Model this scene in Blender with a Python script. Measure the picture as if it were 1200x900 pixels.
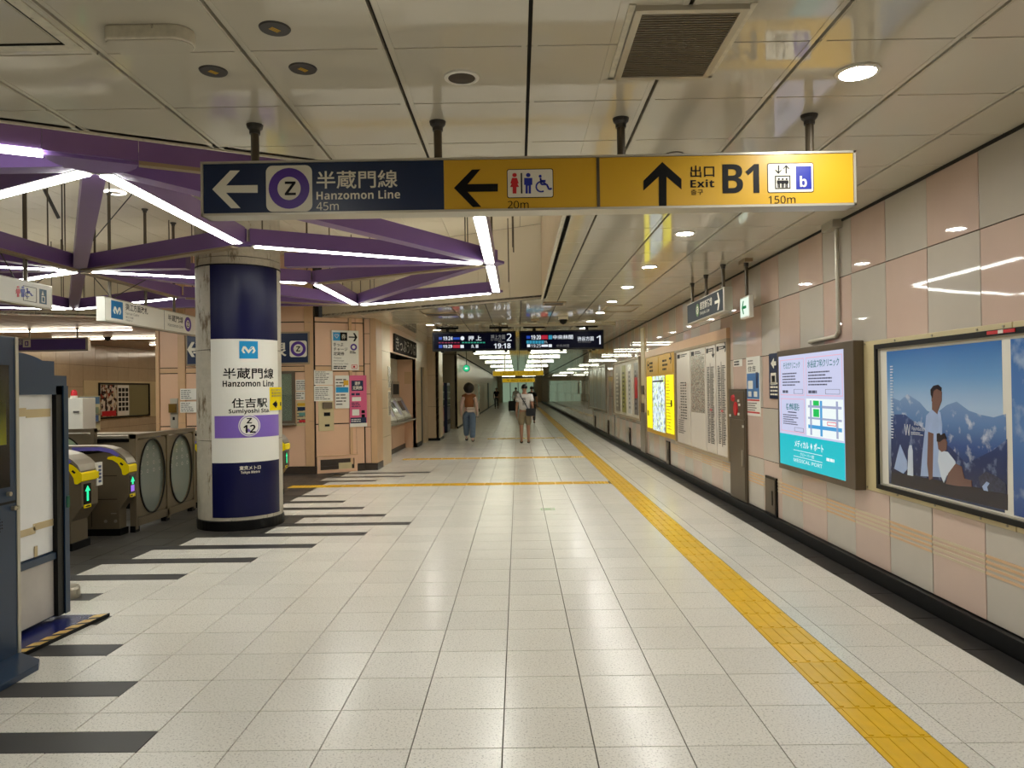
import bpy, bmesh, math, random
from mathutils import Vector, Matrix
import numpy as np
random.seed(7)
SC = bpy.context.scene
COL = SC.collection
for o in list(bpy.data.objects):
    bpy.data.objects.remove(o)

# ------------------------------------------------------------------ camera
FPX, EYE, ROLL = 870.0, 1.56, 0.0148
_n = lambda v: v / np.linalg.norm(v)
_Y = _n(np.array([(607 - 600) / FPX, -(456 - 450) / FPX, 1.0]))      # corridor axis in camera axes
_X = np.array([math.cos(ROLL), math.sin(ROLL), 0.0]); _X = _n(_X - _X.dot(_Y) * _Y)
_Z = np.cross(_X, _Y)
if _Z[1] < 0: _Z = -_Z
_M = np.array([_X, _Y, _Z])
cam = bpy.data.cameras.new('camera'); camo = bpy.data.objects.new('camera', cam); COL.objects.link(camo)
cam.sensor_fit = 'HORIZONTAL'; cam.sensor_width = 36.0; cam.lens = 36.0 * FPX / 1200.0
cam.clip_start = 0.05; cam.clip_end = 300
_r, _u, _w = _M[:, 0], _M[:, 1], _M[:, 2]
mw = Matrix(((_r[0], _u[0], -_w[0], 0), (_r[1], _u[1], -_w[1], 0), (_r[2], _u[2], -_w[2], EYE), (0, 0, 0, 1)))
camo.matrix_world = mw
SC.camera = camo

# ------------------------------------------------------------------ world, view, light levels
w = bpy.data.worlds.new('world'); SC.world = w; w.use_nodes = True
w.node_tree.nodes['Background'].inputs[0].default_value = (0.02, 0.018, 0.015, 1)
w.node_tree.nodes['Background'].inputs[1].default_value = 1.0
SC.view_settings.view_transform = 'Standard'; SC.view_settings.look = 'None'
SC.view_settings.exposure = 0.14; SC.view_settings.gamma = 1.0; SC.view_settings.use_curve_mapping = False
SC.cycles.use_denoising = True
SC.cycles.max_bounces = 8; SC.cycles.diffuse_bounces = 5; SC.cycles.glossy_bounces = 4
SC.cycles.sample_clamp_indirect = 6.0
E_LED, E_ADDED_UP, E_DOWN, E_TUBE, E_PAID = 22.0, 9.0, 230.0, 15.0, 17.0
C_LED = (250, 251, 243); C_DOWN = (253, 252, 246); C_TUBE = (250, 252, 226)

# ------------------------------------------------------------------ geometry helpers
def ray(px, py):
    return Vector(_M @ np.array([(px - 600) / FPX, -(py - 450) / FPX, 1.0]))
CAM = Vector((0, 0, EYE))
def onz(px, py, z=0.0):
    d = ray(px, py); return CAM + d * ((z - EYE) / d.z)
def ony(px, py, y):
    d = ray(px, py); return CAM + d * (y / d.y)
def lin(c):
    f = lambda s: s / 12.92 if s <= .04045 else ((s + .055) / 1.055) ** 2.4
    return tuple(f(v / 255.0) for v in c) + (1.0,)

class F:                                   # a flat frame in the world: origin, right, up; n faces the viewer
    def __init__(s, o, u, v):
        s.o, s.u, s.v = Vector(o), Vector(u).normalized(), Vector(v).normalized()
        s.n = s.u.cross(s.v)
    def p(s, u, v, n=0.0): return s.o + s.u * u + s.v * v + s.n * n
    def uv(s, px, py):
        d = ray(px, py); t = (s.o - CAM).dot(s.n) / d.dot(s.n); q = CAM + d * t - s.o
        return q.dot(s.u), q.dot(s.v)
    def rect(s, x0, y0, x1, y1):           # extents of a pixel box on this plane
        xm, ym = (x0 + x1) / 2, (y0 + y1) / 2
        return s.uv(x0, ym)[0], s.uv(xm, y1)[1], s.uv(x1, ym)[0], s.uv(xm, y0)[1]
    def off(s, d): return F(s.o + s.n * d, s.u, s.v)
def FY(y, x=0.0): return F((x, y, 0), (1, 0, 0), (0, 0, 1))       # faces the entrance end (-Y)
def FR(x): return F((x, 0, 0), (0, -1, 0), (0, 0, 1))             # right-hand wall, faces -X
def FL(x): return F((x, 0, 0), (0, 1, 0), (0, 0, 1))              # left-hand wall, faces +X
def FD(z): return F((0, 0, z), (1, 0, 0), (0, -1, 0))              # ceiling, faces down?

class MB:
    def __init__(s): s.v, s.f = [], []
    def add(s, vs, fs):
        b = len(s.v); s.v += [tuple(x) for x in vs]; s.f += [tuple(i + b for i in f) for f in fs]; return s
    def box(s, x0, y0, z0, x1, y1, z1):
        x0, x1 = min(x0, x1), max(x0, x1); y0, y1 = min(y0, y1), max(y0, y1); z0, z1 = min(z0, z1), max(z0, z1)
        return s.add([(x0, y0, z0), (x1, y0, z0), (x1, y1, z0), (x0, y1, z0), (x0, y0, z1), (x1, y0, z1), (x1, y1, z1), (x0, y1, z1)],
                     [(0, 3, 2, 1), (4, 5, 6, 7), (0, 1, 5, 4), (1, 2, 6, 5), (2, 3, 7, 6), (3, 0, 4, 7)])
    def prism(s, pts, fr, n0, n1):         # polygon (u,v) counter-clockwise, extruded n0..n1 along the frame's normal
        k = len(pts); a = sum(pts[i][0] * pts[(i + 1) % k][1] - pts[(i + 1) % k][0] * pts[i][1] for i in range(k))
        if a < 0: pts = pts[::-1]
        vs = [fr.p(u, v, n0) for u, v in pts] + [fr.p(u, v, n1) for u, v in pts]
        fs = [tuple(range(k - 1, -1, -1)), tuple(range(k, 2 * k))] + [(i, (i + 1) % k, k + (i + 1) % k, k + i) for i in range(k)]
        return s.add(vs, fs)
    def rect(s, fr, u0, v0, u1, v1, n0, n1):
        u0, u1 = min(u0, u1), max(u0, u1); v0, v1 = min(v0, v1), max(v0, v1)
        return s.prism([(u0, v0), (u1, v0), (u1, v1), (u0, v1)], fr, n0, n1)
    def bar(s, a, b, w, h, up=(0, 0, 1)):  # box beam from a to b (bottom centre line), w wide, h high
        a, b = Vector(a), Vector(b); d = (b - a).normalized(); up = Vector(up)
        sd = d.cross(up).normalized() * (w / 2); upv = sd.cross(d).normalized() * h
        if upv.dot(up) < 0: upv = -upv
        vs = [a - sd, a + sd, a + sd + upv, a - sd + upv, b - sd, b + sd, b + sd + upv, b - sd + upv]
        return s.add(vs, [(0, 1, 2, 3), (7, 6, 5, 4), (0, 4, 5, 1), (1, 5, 6, 2), (2, 6, 7, 3), (3, 7, 4, 0)])
    def cyl(s, a, b, r, seg=12, r1=None):
        a, b = Vector(a), Vector(b); d = (b - a).normalized(); r1 = r if r1 is None else r1
        x = d.orthogonal().normalized(); y = d.cross(x)
        an = [2 * math.pi * i / seg for i in range(seg)]
        vs = [a + (x * math.cos(t) + y * math.sin(t)) * r for t in an] + [b + (x * math.cos(t) + y * math.sin(t)) * r1 for t in an]
        fs = [tuple(range(seg - 1, -1, -1)), tuple(range(seg, 2 * seg))] + [(i, (i + 1) % seg, seg + (i + 1) % seg, seg + i) for i in range(seg)]
        return s.add(vs, fs)
    def tube(s, pts, r, seg=8):
        for a, b in zip(pts[:-1], pts[1:]): s.cyl(a, b, r, seg)
        return s
    def arcwall(s, c, r0, r1, a0, a1, z0, z1, seg=24):     # curved sheet round a vertical axis; angle from -Y towards +X
        vs = []
        for i in range(seg + 1):
            t = a0 + (a1 - a0) * i / seg; dx, dy = math.sin(t), -math.cos(t)
            for r in (r0, r1):
                for z in (z0, z1): vs.append((c[0] + dx * r, c[1] + dy * r, z))
        fs = []
        for i in range(seg):
            b, q = i * 4, i * 4 + 4
            fs += [(b + 2, q + 2, q + 3, b + 3), (b, b + 1, q + 1, q), (b + 1, b + 3, q + 3, q + 1), (b, q, q + 2, b + 2)]
        if abs(abs(a1 - a0) - 2 * math.pi) > 1e-4:
            e = seg * 4; fs += [(0, 2, 3, 1), (e, e + 1, e + 3, e + 2)]
        return s.add(vs, fs)
    def lathe(s, c, prof, seg=24):
        vs = []; k = len(prof)
        for i in range(seg):
            t = 2 * math.pi * i / seg
            vs += [(c[0] + r * math.cos(t), c[1] + r * math.sin(t), c[2] + z) for r, z in prof]
        fs = []
        for i in range(seg):
            b, q = i * k, ((i + 1) % seg) * k
            fs += [(b + j, q + j, q + j + 1, b + j + 1) for j in range(k - 1)]
        return s.add(vs, fs)
    def mesh(s, name, m=None, bevel=0.0, smooth=False):
        me = bpy.data.meshes.new(name); me.from_pydata(s.v, [], s.f)
        bm = bmesh.new(); bm.from_mesh(me)
        bmesh.ops.recalc_face_normals(bm, faces=bm.faces)
        if bevel > 0:
            bmesh.ops.bevel(bm, geom=[e for e in bm.edges if e.is_manifold], offset=bevel, segments=2, profile=0.6, affect='EDGES', clamp_overlap=True)
        bm.to_mesh(me); bm.free()
        if m: me.materials.append(m)
        if smooth:
            for p in me.polygons: p.use_smooth = True
        return me
    def build(s, name, m, parent=None, bevel=0.0, smooth=False, **kw):
        return link(name, s.mesh(name, m, bevel, smooth), parent, **kw)

def link(name, me, parent=None, loc=None, label=None, cat=None, group=None, kind=None):
    o = bpy.data.objects.new(name, me); COL.objects.link(o)
    if loc is not None: o.location = loc
    if parent is not None:
        o.parent = parent; o.matrix_parent_inverse = Matrix.Translation(-Vector(parent.location))
    return tag(o, label, cat, group, kind)
def tag(o, label=None, cat=None, group=None, kind=None):
    if label: o['label'] = label
    if cat: o['category'] = cat
    if group: o['group'] = group
    if kind: o['kind'] = kind
    return o
def thing(name, label, cat, loc, group=None):
    o = bpy.data.objects.new(name, None); COL.objects.link(o); o.location = loc; o.empty_display_size = .1
    return tag(o, label, cat, group)
def struct(name, mb, m, parent=None): return mb.build(name, m, parent, kind='structure' if parent is None else None)

def ms(s, bold=False):                     # sans-serif letter forms for Latin lettering and digits
    r = ''
    for ch in s:
        if 'A' <= ch <= 'Z': r += chr((0x1D5D4 if bold else 0x1D5A0) + ord(ch) - 65)
        elif 'a' <= ch <= 'z': r += chr((0x1D5EE if bold else 0x1D5BA) + ord(ch) - 97)
        elif '0' <= ch <= '9': r += chr((0x1D7EC if bold else 0x1D7E2) + ord(ch) - 48)
        else: r += ch
    return r
# text: a flat mesh fitted to a box on a frame
_tc = {}
def glyphs(s, bold=0.0):
    key = (s, bold)
    if key not in _tc:
        s = ms(s, bold >= .014)
        if any(ord(c) > 0x1D500 for c in s): bold = 0.0
        c = bpy.data.curves.new('text', 'FONT'); c.body = s; c.offset = bold; c.resolution_u = 3
        o = bpy.data.objects.new('text', c); COL.objects.link(o)
        dg = bpy.context.evaluated_depsgraph_get(); dg.update()
        me = bpy.data.meshes.new_from_object(o.evaluated_get(dg))
        vs = [(v.co.x, v.co.y) for v in me.vertices]; fs = [tuple(p.vertices) for p in me.polygons]
        bpy.data.objects.remove(o); bpy.data.curves.remove(c); bpy.data.meshes.remove(me)
        _tc[key] = (vs, fs)
    return _tc[key]
def text(fr, s, u0, v0, u1, v1, m, parent, n=0.003, bold=0.0, name='lettering', keep=False, mapf=None):
    vs, fs = glyphs(s, bold)
    xs = [v[0] for v in vs]; ys = [v[1] for v in vs]
    sx = (u1 - u0) / (max(xs) - min(xs)); sy = (v1 - v0) / (max(ys) - min(ys))
    if keep: sx = sy
    pts = [(u0 + (x - min(xs)) * sx, v0 + (y - min(ys)) * sy) for x, y in vs]
    pts = [mapf(u, v) for u, v in pts] if mapf else [fr.p(u, v, n) for u, v in pts]
    me = bpy.data.meshes.new(name); me.from_pydata([tuple(p) for p in pts], [], fs); me.materials.append(m)
    return link(name, me, parent)
def ptext(fr, s, box, m, parent, n=0.003, bold=0.0, name='lettering'):
    return text(fr, s, *fr.rect(*box), m, parent, n, bold, name)
def prect(fr, box, n0, n1, name, m, parent, bevel=0.0, **kw):
    return MB().rect(fr, *fr.rect(*box), n0, n1).build(name, m, parent, bevel, **kw)
def ppoly(fr, pts, n0, n1, name, m, parent, **kw):
    return MB().prism([fr.uv(*p) for p in pts], fr, n0, n1).build(name, m, parent, **kw)
def disc_pts(u, v, r, k=24, ry=None):
    ry = r if ry is None else ry
    return [(u + r * math.cos(2 * math.pi * i / k), v + ry * math.sin(2 * math.pi * i / k)) for i in range(k)]
def ring(fr, u, v, r0, r1, n0, n1, name, m, parent, k=32):
    a, b = disc_pts(u, v, r0, k), disc_pts(u, v, r1, k)
    vs = [fr.p(*p, n) for n in (n0, n1) for q in (a, b) for p in q]
    fs = []
    for i in range(k):
        j = (i + 1) % k
        fs += [(2 * k + i, 3 * k + i, 3 * k + j, 2 * k + j), (i, j, k + j, k + i), (k + i, k + j, 3 * k + j, 3 * k + i), (i, 2 * k + i, 2 * k + j, j)]
    return MB().add(vs, fs).build(name, m, parent)
def rrect(u0, v0, u1, v1, r, k=5):
    u0, u1 = min(u0, u1), max(u0, u1); v0, v1 = min(v0, v1), max(v0, v1); P = []
    for cx, cy, a in ((u1 - r, v0 + r, -90), (u1 - r, v1 - r, 0), (u0 + r, v1 - r, 90), (u0 + r, v0 + r, 180)):
        P += [(cx + r * math.cos(math.radians(a + 90 * i / k)), cy + r * math.sin(math.radians(a + 90 * i / k))) for i in range(k + 1)]
    return P
def frame_bars(fr, u0, v0, u1, v1, w, n0, n1, name, m, parent):
    u0, u1 = min(u0, u1), max(u0, u1); v0, v1 = min(v0, v1), max(v0, v1)
    b = MB(); b.rect(fr, u0, v0, u1, v0 + w, n0, n1); b.rect(fr, u0, v1 - w, u1, v1, n0, n1)
    b.rect(fr, u0, v0 + w, u0 + w, v1 - w, n0, n1); b.rect(fr, u1 - w, v0 + w, u1, v1 - w, n0, n1)
    return b.build(name, m, parent)
def lines(fr, u0, v0, u1, v1, k, m, parent, n=0.003, fill=.45, name='print_lines', seed=1, cols=1):
    """rows of small print too small to read in the photograph"""
    rn = random.Random(seed); b = MB(); h = (v1 - v0) / k; cw = (u1 - u0) / cols
    for c in range(cols):
        for i in range(k):
            e = u0 + cw * c + cw * .9 * rn.uniform(.6, 1)
            u = u0 + cw * c
            while u < e - 1e-4:
                l = min(rn.uniform(.8, 2.4) * h, e - u)
                b.rect(fr, u, v1 - (i + .5 + fill / 2) * h, u + l, v1 - (i + .5 - fill / 2) * h, n - .001, n)
                u += l + .3 * h
    return b.build(name, m, parent)
def arrow_pts(cx, cy, s, ang, w=.2):
    """railway arrow: shaft and a swept chevron head; points right at angle 0"""
    P = [(1, 0), (.42, .95), (.02, .95), (.45, w), (-1, w), (-1, -w), (.45, -w), (.02, -.95), (.42, -.95)]
    c, d = math.cos(ang), math.sin(ang)
    return [(cx + s * (x * c - y * d), cy + s * (x * d + y * c)) for x, y in P]

# ------------------------------------------------------------------ materials
def nmat(name):
    m = bpy.data.materials.new(name); m.use_nodes = True
    return m, m.node_tree, m.node_tree.nodes['Principled BSDF']
def mat(name, c, rough=.5, metal=0.0, noise=0.0, scale=8.0, bump=0.0, bscale=20.0, spec=.5, coat=0.0, rand=0.0, grime=None):
    m, t, b = nmat(name)
    b.inputs['Roughness'].default_value = rough; b.inputs['Metallic'].default_value = metal
    b.inputs['Specular IOR Level'].default_value = spec; b.inputs['Coat Weight'].default_value = coat
    L = t.links; src = None
    rgb = t.nodes.new('ShaderNodeRGB'); rgb.outputs[0].default_value = lin(c); src = rgb.outputs[0]
    geo = t.nodes.new('ShaderNodeNewGeometry')
    if noise > 0:
        nz = t.nodes.new('ShaderNodeTexNoise'); nz.inputs['Scale'].default_value = scale; nz.inputs['Detail'].default_value = 5
        L.new(geo.outputs['Position'], nz.inputs['Vector'])
        mr = t.nodes.new('ShaderNodeMapRange'); mr.inputs[1].default_value = .3; mr.inputs[2].default_value = .7
        mr.inputs[3].default_value = 1 - noise; mr.inputs[4].default_value = 1 + noise
        L.new(nz.outputs['Fac'], mr.inputs[0])
        mx = t.nodes.new('ShaderNodeMix'); mx.data_type = 'RGBA'; mx.blend_type = 'MULTIPLY'; mx.inputs[0].default_value = 1
        L.new(src, mx.inputs[6]); L.new(mr.outputs[0], mx.inputs[7]); src = mx.outputs[2]
    if rand > 0:
        oi = t.nodes.new('ShaderNodeObjectInfo')
        mr = t.nodes.new('ShaderNodeMapRange'); mr.inputs[3].default_value = 1 - rand; mr.inputs[4].default_value = 1 + rand
        L.new(oi.outputs['Random'], mr.inputs[0])
        mx = t.nodes.new('ShaderNodeMix'); mx.data_type = 'RGBA'; mx.blend_type = 'MULTIPLY'; mx.inputs[0].default_value = 1
        L.new(src, mx.inputs[6]); L.new(mr.outputs[0], mx.inputs[7]); src = mx.outputs[2]
    if grime:                               # speckle / stains: (colour, scale, threshold, stretchZ)
        gc, gs, gt, gz = grime
        mp = t.nodes.new('ShaderNodeMapping'); mp.inputs['Scale'].default_value = (1, 1, gz); L.new(geo.outputs['Position'], mp.inputs[0])
        nz = t.nodes.new('ShaderNodeTexNoise'); nz.inputs['Scale'].default_value = gs; nz.inputs['Detail'].default_value = 6
        nz.inputs['Roughness'].default_value = .7
        L.new(mp.outputs[0], nz.inputs['Vector'])
        mr = t.nodes.new('ShaderNodeMapRange'); mr.inputs[1].default_value = gt; mr.inputs[2].default_value = gt + .08
        L.new(nz.outputs['Fac'], mr.inputs[0])
        mx = t.nodes.new('ShaderNodeMix'); mx.data_type = 'RGBA'; L.new(mr.outputs[0], mx.inputs[0])
        L.new(src, mx.inputs[6]); mx.inputs[7].default_value = lin(gc); src = mx.outputs[2]
    L.new(src, b.inputs['Base Color'])
    if bump > 0:
        nz = t.nodes.new('ShaderNodeTexNoise'); nz.inputs['Scale'].default_value = bscale; nz.inputs['Detail'].default_value = 3
        L.new(geo.outputs['Position'], nz.inputs['Vector'])
        bp = t.nodes.new('ShaderNodeBump'); bp.inputs['Strength'].default_value = bump; bp.inputs['Distance'].default_value = .02
        L.new(nz.outputs['Fac'], bp.inputs['Height']); L.new(bp.outputs[0], b.inputs['Normal'])
    return m
EM = .85                                   # screens and lit signs against the exposure
def emat(name, c, e, base=None):
    m, t, b = nmat(name)
    b.inputs['Base Color'].default_value = lin(base or tuple(v * .15 for v in c)); b.inputs['Roughness'].default_value = .35; b.inputs['Specular IOR Level'].default_value = .3
    b.inputs['Emission Color'].default_value = lin(c); b.inputs['Emission Strength'].default_value = e * (EM if e < 3 else 1)
    return m
def glass(name, c=(235, 245, 235), alpha=.25):
    m, t, b = nmat(name)
    out = t.nodes['Material Output']
    tr = t.nodes.new('ShaderNodeBsdfTransparent'); tr.inputs[0].default_value = lin(c)
    gl = t.nodes.new('ShaderNodeBsdfGlossy'); gl.inputs['Roughness'].default_value = .02
    df = t.nodes.new('ShaderNodeBsdfDiffuse'); df.inputs[0].default_value = lin((200, 210, 195))
    fr = t.nodes.new('ShaderNodeFresnel'); fr.inputs[0].default_value = 1.45
    a = t.nodes.new('ShaderNodeMixShader'); a.inputs[0].default_value = alpha
    c2 = t.nodes.new('ShaderNodeMixShader')
    t.links.new(tr.outputs[0], a.inputs[1]); t.links.new(df.outputs[0], a.inputs[2])
    t.links.new(fr.outputs[0], c2.inputs[0]); t.links.new(a.outputs[0], c2.inputs[1]); t.links.new(gl.outputs[0], c2.inputs[2])
    t.links.new(c2.outputs[0], out.inputs[0])
    return m
def print_mat(name, bg, cols, scale, thr, rough=.25):
    """dense print (map, diagram) on a sheet: coloured specks on paper"""
    m, t, b = nmat(name); b.inputs['Roughness'].default_value = rough
    geo = t.nodes.new('ShaderNodeNewGeometry')
    vo = t.nodes.new('ShaderNodeTexVoronoi'); vo.inputs['Scale'].default_value = scale
    nz = t.nodes.new('ShaderNodeTexNoise'); nz.inputs['Scale'].default_value = scale * .8; nz.inputs['Detail'].default_value = 4
    L = t.links; L.new(geo.outputs['Position'], vo.inputs['Vector']); L.new(geo.outputs['Position'], nz.inputs['Vector'])
    sp = t.nodes.new('ShaderNodeSeparateColor'); L.new(vo.outputs['Color'], sp.inputs[0])
    cr = t.nodes.new('ShaderNodeValToRGB'); cr.color_ramp.interpolation = 'CONSTANT'
    while len(cr.color_ramp.elements) < len(cols): cr.color_ramp.elements.new(.5)
    for i, c in enumerate(cols):
        cr.color_ramp.elements[i].position = i / len(cols); cr.color_ramp.elements[i].color = lin(c)
    L.new(sp.outputs[0], cr.inputs[0])
    gt = t.nodes.new('ShaderNodeMath'); gt.operation = 'GREATER_THAN'; gt.inputs[1].default_value = thr; L.new(nz.outputs['Fac'], gt.inputs[0])
    mx = t.nodes.new('ShaderNodeMix'); mx.data_type = 'RGBA'; L.new(gt.outputs[0], mx.inputs[0])
    mx.inputs[6].default_value = lin(bg); L.new(cr.outputs[0], mx.inputs[7]); L.new(mx.outputs[2], b.inputs['Base Color'])
    return m

def terrazzo(name, c, dark, rough):
    m, t, b = nmat(name); L = t.links
    geo = t.nodes.new('ShaderNodeNewGeometry'); oi = t.nodes.new('ShaderNodeObjectInfo')
    n1 = t.nodes.new('ShaderNodeTexNoise'); n1.inputs['Scale'].default_value = 95; n1.inputs['Detail'].default_value = 3; n1.inputs['Roughness'].default_value = .8
    n2 = t.nodes.new('ShaderNodeTexNoise'); n2.inputs['Scale'].default_value = 1.3; n2.inputs['Detail'].default_value = 3
    L.new(geo.outputs['Position'], n1.inputs['Vector']); L.new(geo.outputs['Position'], n2.inputs['Vector'])
    cr = t.nodes.new('ShaderNodeValToRGB'); e = cr.color_ramp.elements
    e[0].position = .34; e[0].color = lin(dark); e[1].position = .46; e[1].color = lin(c)
    L.new(n1.outputs['Fac'], cr.inputs[0])
    mr = t.nodes.new('ShaderNodeMapRange'); mr.inputs[3].default_value = .95; mr.inputs[4].default_value = 1.03; L.new(oi.outputs['Random'], mr.inputs[0])
    mx = t.nodes.new('ShaderNodeMix'); mx.data_type = 'RGBA'; mx.blend_type = 'MULTIPLY'; mx.inputs[0].default_value = 1
    L.new(cr.outputs[0], mx.inputs[6]); L.new(mr.outputs[0], mx.inputs[7]); L.new(mx.outputs[2], b.inputs['Base Color'])
    rr = t.nodes.new('ShaderNodeMapRange'); rr.inputs[3].default_value = rough - .06; rr.inputs[4].default_value = rough + .08
    L.new(n2.outputs['Fac'], rr.inputs[0]); L.new(rr.outputs[0], b.inputs['Roughness'])
    return m

def sheet_mat(name, stops, fr, v0, v1, nscale=0, ncol=None, rough=.15):
    """printed vertical colour run between heights v0..v1 of a flat sheet (a printed picture)"""
    m, t, b = nmat(name); L = t.links; b.inputs['Roughness'].default_value = rough
    geo = t.nodes.new('ShaderNodeNewGeometry'); sx = t.nodes.new('ShaderNodeSeparateXYZ'); L.new(geo.outputs['Position'], sx.inputs[0])
    mr = t.nodes.new('ShaderNodeMapRange'); mr.inputs[1].default_value = v0; mr.inputs[2].default_value = v1; L.new(sx.outputs[2], mr.inputs[0])
    cr = t.nodes.new('ShaderNodeValToRGB')
    while len(cr.color_ramp.elements) < len(stops): cr.color_ramp.elements.new(.5)
    for i, (p, c) in enumerate(stops): cr.color_ramp.elements[i].position = p; cr.color_ramp.elements[i].color = lin(c)
    L.new(mr.outputs[0], cr.inputs[0]); src = cr.outputs[0]
    if nscale:
        nz = t.nodes.new('ShaderNodeTexNoise'); nz.inputs['Scale'].default_value = nscale; nz.inputs['Detail'].default_value = 5
        L.new(geo.outputs['Position'], nz.inputs['Vector'])
        m2 = t.nodes.new('ShaderNodeMapRange'); m2.inputs[1].default_value = .55; m2.inputs[2].default_value = .72; L.new(nz.outputs['Fac'], m2.inputs[0])
        mx = t.nodes.new('ShaderNodeMix'); mx.data_type = 'RGBA'; L.new(m2.outputs[0], mx.inputs[0]); L.new(src, mx.inputs[6]); mx.inputs[7].default_value = lin(ncol); src = mx.outputs[2]
    L.new(src, b.inputs['Base Color'])
    return m

M = {}
M['tile'] = terrazzo('floor_tile_mat', (224, 220, 209), (154, 149, 138), .22)
M['grout'] = mat('grout', (84, 76, 64), .8, noise=.15)
M['dark_tile'] = mat('dark_tile_mat', (56, 53, 48), .42, noise=.12, scale=90, rand=.05)
M['stripe'] = mat('stripe_mat', (50, 48, 46), .45, noise=.12, scale=120)
M['yellow_tile'] = mat('yellow_tile_mat', (228, 182, 20), .28, noise=.06, scale=12, rand=.05)
M['ceil'] = mat('ceiling_panel_mat', (202, 195, 177), .06, bump=.008, bscale=3, rand=.012, noise=.02, scale=2)
M['ceil_high'] = mat('high_ceiling_mat', (216, 204, 178), .35, noise=.02, scale=1)
M['ceil_gap'] = mat('ceiling_gap', (34, 30, 24), .8)
M['ceil_lip'] = mat('ceiling_lip', (212, 205, 184), .4, noise=.12, scale=25, grime=((110, 98, 78), 9, .62, 1))
M['wall_pink'] = mat('wall_tile_pink', (202, 178, 163), .035, bump=.012, bscale=4, rand=.03, noise=.03, scale=3)
M['wall_grey'] = mat('wall_tile_grey', (192, 184, 171), .035, bump=.012, bscale=4, rand=.03, noise=.03, scale=3)
M['wall_gap'] = mat('wall_gap', (40, 34, 28), .8)
M['band'] = mat('tile_band', (214, 178, 142), .2)
M['black'] = mat('black_paint', (8, 8, 8), .4, noise=.1, spec=.25)
M['gutter'] = mat('gutter_floor', (24, 21, 20), .45, noise=.25, scale=14)
M['beige'] = mat('beige_panel', (206, 184, 152), .3, noise=.03, scale=2, rand=.02)
M['booth'] = mat('booth_panel', (222, 182, 150), .35, noise=.03, scale=2, rand=.015)
M['booth_trim'] = mat('booth_trim', (206, 168, 128), .35, noise=.03)
M['kick'] = mat('kick_plate', (58, 47, 38), .4, noise=.1)
M['paid_wall'] = mat('paid_wall_tile', (190, 172, 142), .15, rand=.04, noise=.03)
M['paid_ceil'] = mat('paid_ceiling_panel', (214, 184, 158), .3, rand=.02)
M['purple'] = mat('purple_paint', (124, 94, 154), .3, noise=.04, scale=3)
M['purple_light'] = mat('purple_hub_paint', (130, 102, 164), .3)
M['tan'] = mat('tan_trim', (158, 140, 112), .4)
M['led'] = emat('led_strip', C_LED, E_LED); M['added_up_led'] = emat('added_uplight_glow', C_LED, E_ADDED_UP)
M['down'] = emat('downlight_glow', C_DOWN, E_DOWN)
M['tube'] = emat('corridor_tube', C_TUBE, E_TUBE)
M['paid_led'] = emat('paid_led', (255, 240, 215), E_PAID)
M['white'] = mat('white_paint', (226, 222, 210), .35)
M['white_gloss'] = mat('white_enamel', (232, 230, 220), .18)
M['cream'] = mat('cream_board', (206, 190, 146), .4, noise=.04, scale=4, grime=((120, 104, 70), 6, .68, 1))
M['steel'] = mat('brushed_steel', (168, 160, 144), .32, .7, noise=.06, scale=6)
M['gate_steel'] = mat('gate_steel', (122, 109, 88), .38, .5, noise=.05, scale=5)
M['bronze'] = mat('bronze_steel', (104, 92, 76), .38, .5, noise=.05, scale=5)
M['pole'] = mat('pole_paint', (92, 82, 66), .35, .3)
M['grey_dark'] = mat('dark_grey', (62, 58, 54), .4)
M['navy'] = mat('sign_navy', (3, 30, 68), .3)
M['navy_wrap'] = mat('column_navy', (9, 12, 60), .3, spec=.3)
M['sign_yellow'] = mat('sign_yellow', (208, 162, 34), .35)
M['alu'] = mat('aluminium', (190, 184, 168), .35, .4)
M['ink'] = mat('ink_black', (9, 9, 10), .5, spec=.2)
M['ink_grey'] = mat('ink_grey', (96, 92, 88), .5)
M['letter'] = mat('letter_white', (228, 222, 204), .4)
M['line_purple'] = mat('line_purple', (78, 38, 142), .35)
M['band_purple'] = mat('band_purple', (128, 100, 186), .3)
M['red'] = mat('print_red', (196, 32, 40), .35)
M['blue'] = mat('print_blue', (24, 40, 150), .35)
M['logo_blue'] = mat('print_sky_blue', (24, 146, 204), .3)
M['concrete'] = mat('concrete', (184, 176, 158), .6, noise=.08, scale=12, bump=.2, bscale=40, grime=((112, 94, 70), 6, .57, .3))
M['booth_blue'] = mat('cabinet_navy', (22, 48, 76), .3, noise=.06, scale=3)
M['base_blue'] = mat('platform_navy', (26, 34, 96), .25)
M['marker'] = mat('worn_white_board', (236, 236, 234), .35, noise=.03, scale=5, grime=((150, 146, 140), 14, .7, 1))
M['tape'] = mat('packing_tape', (196, 176, 134), .4)
M['hazard'] = mat('hazard_yellow', (206, 168, 92), .5, noise=.15, scale=30)
M['glass'] = glass('clear_glass', alpha=.18)
M['glass_green'] = glass('green_glass', (220, 240, 215), .35)
M['gate_yellow'] = mat('gate_reader_yellow', (240, 214, 10), .25)
M['gate_violet'] = mat('gate_violet', (112, 104, 190), .3)
M['screen_black'] = mat('screen_black', (8, 8, 10), .12)
M['arrow_green'] = emat('arrow_green', (40, 230, 150), 1.6)
M['text_violet'] = emat('text_violet', (170, 120, 240), .9)
M['skin'] = mat('skin', (178, 132, 106), .5)
M['hair'] = mat('hair', (18, 15, 14), .5, bump=.3, bscale=60)
M['tee'] = mat('white_tee', (232, 230, 226), .8)
M['shorts'] = mat('khaki_shorts', (150, 136, 108), .8)
M['brown_top'] = mat('brown_top', (150, 96, 56), .8)
M['pale_sleeve'] = mat('pale_sleeve', (222, 190, 176), .8)
M['denim'] = mat('denim', (112, 132, 156), .8, noise=.1, scale=20)
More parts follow.
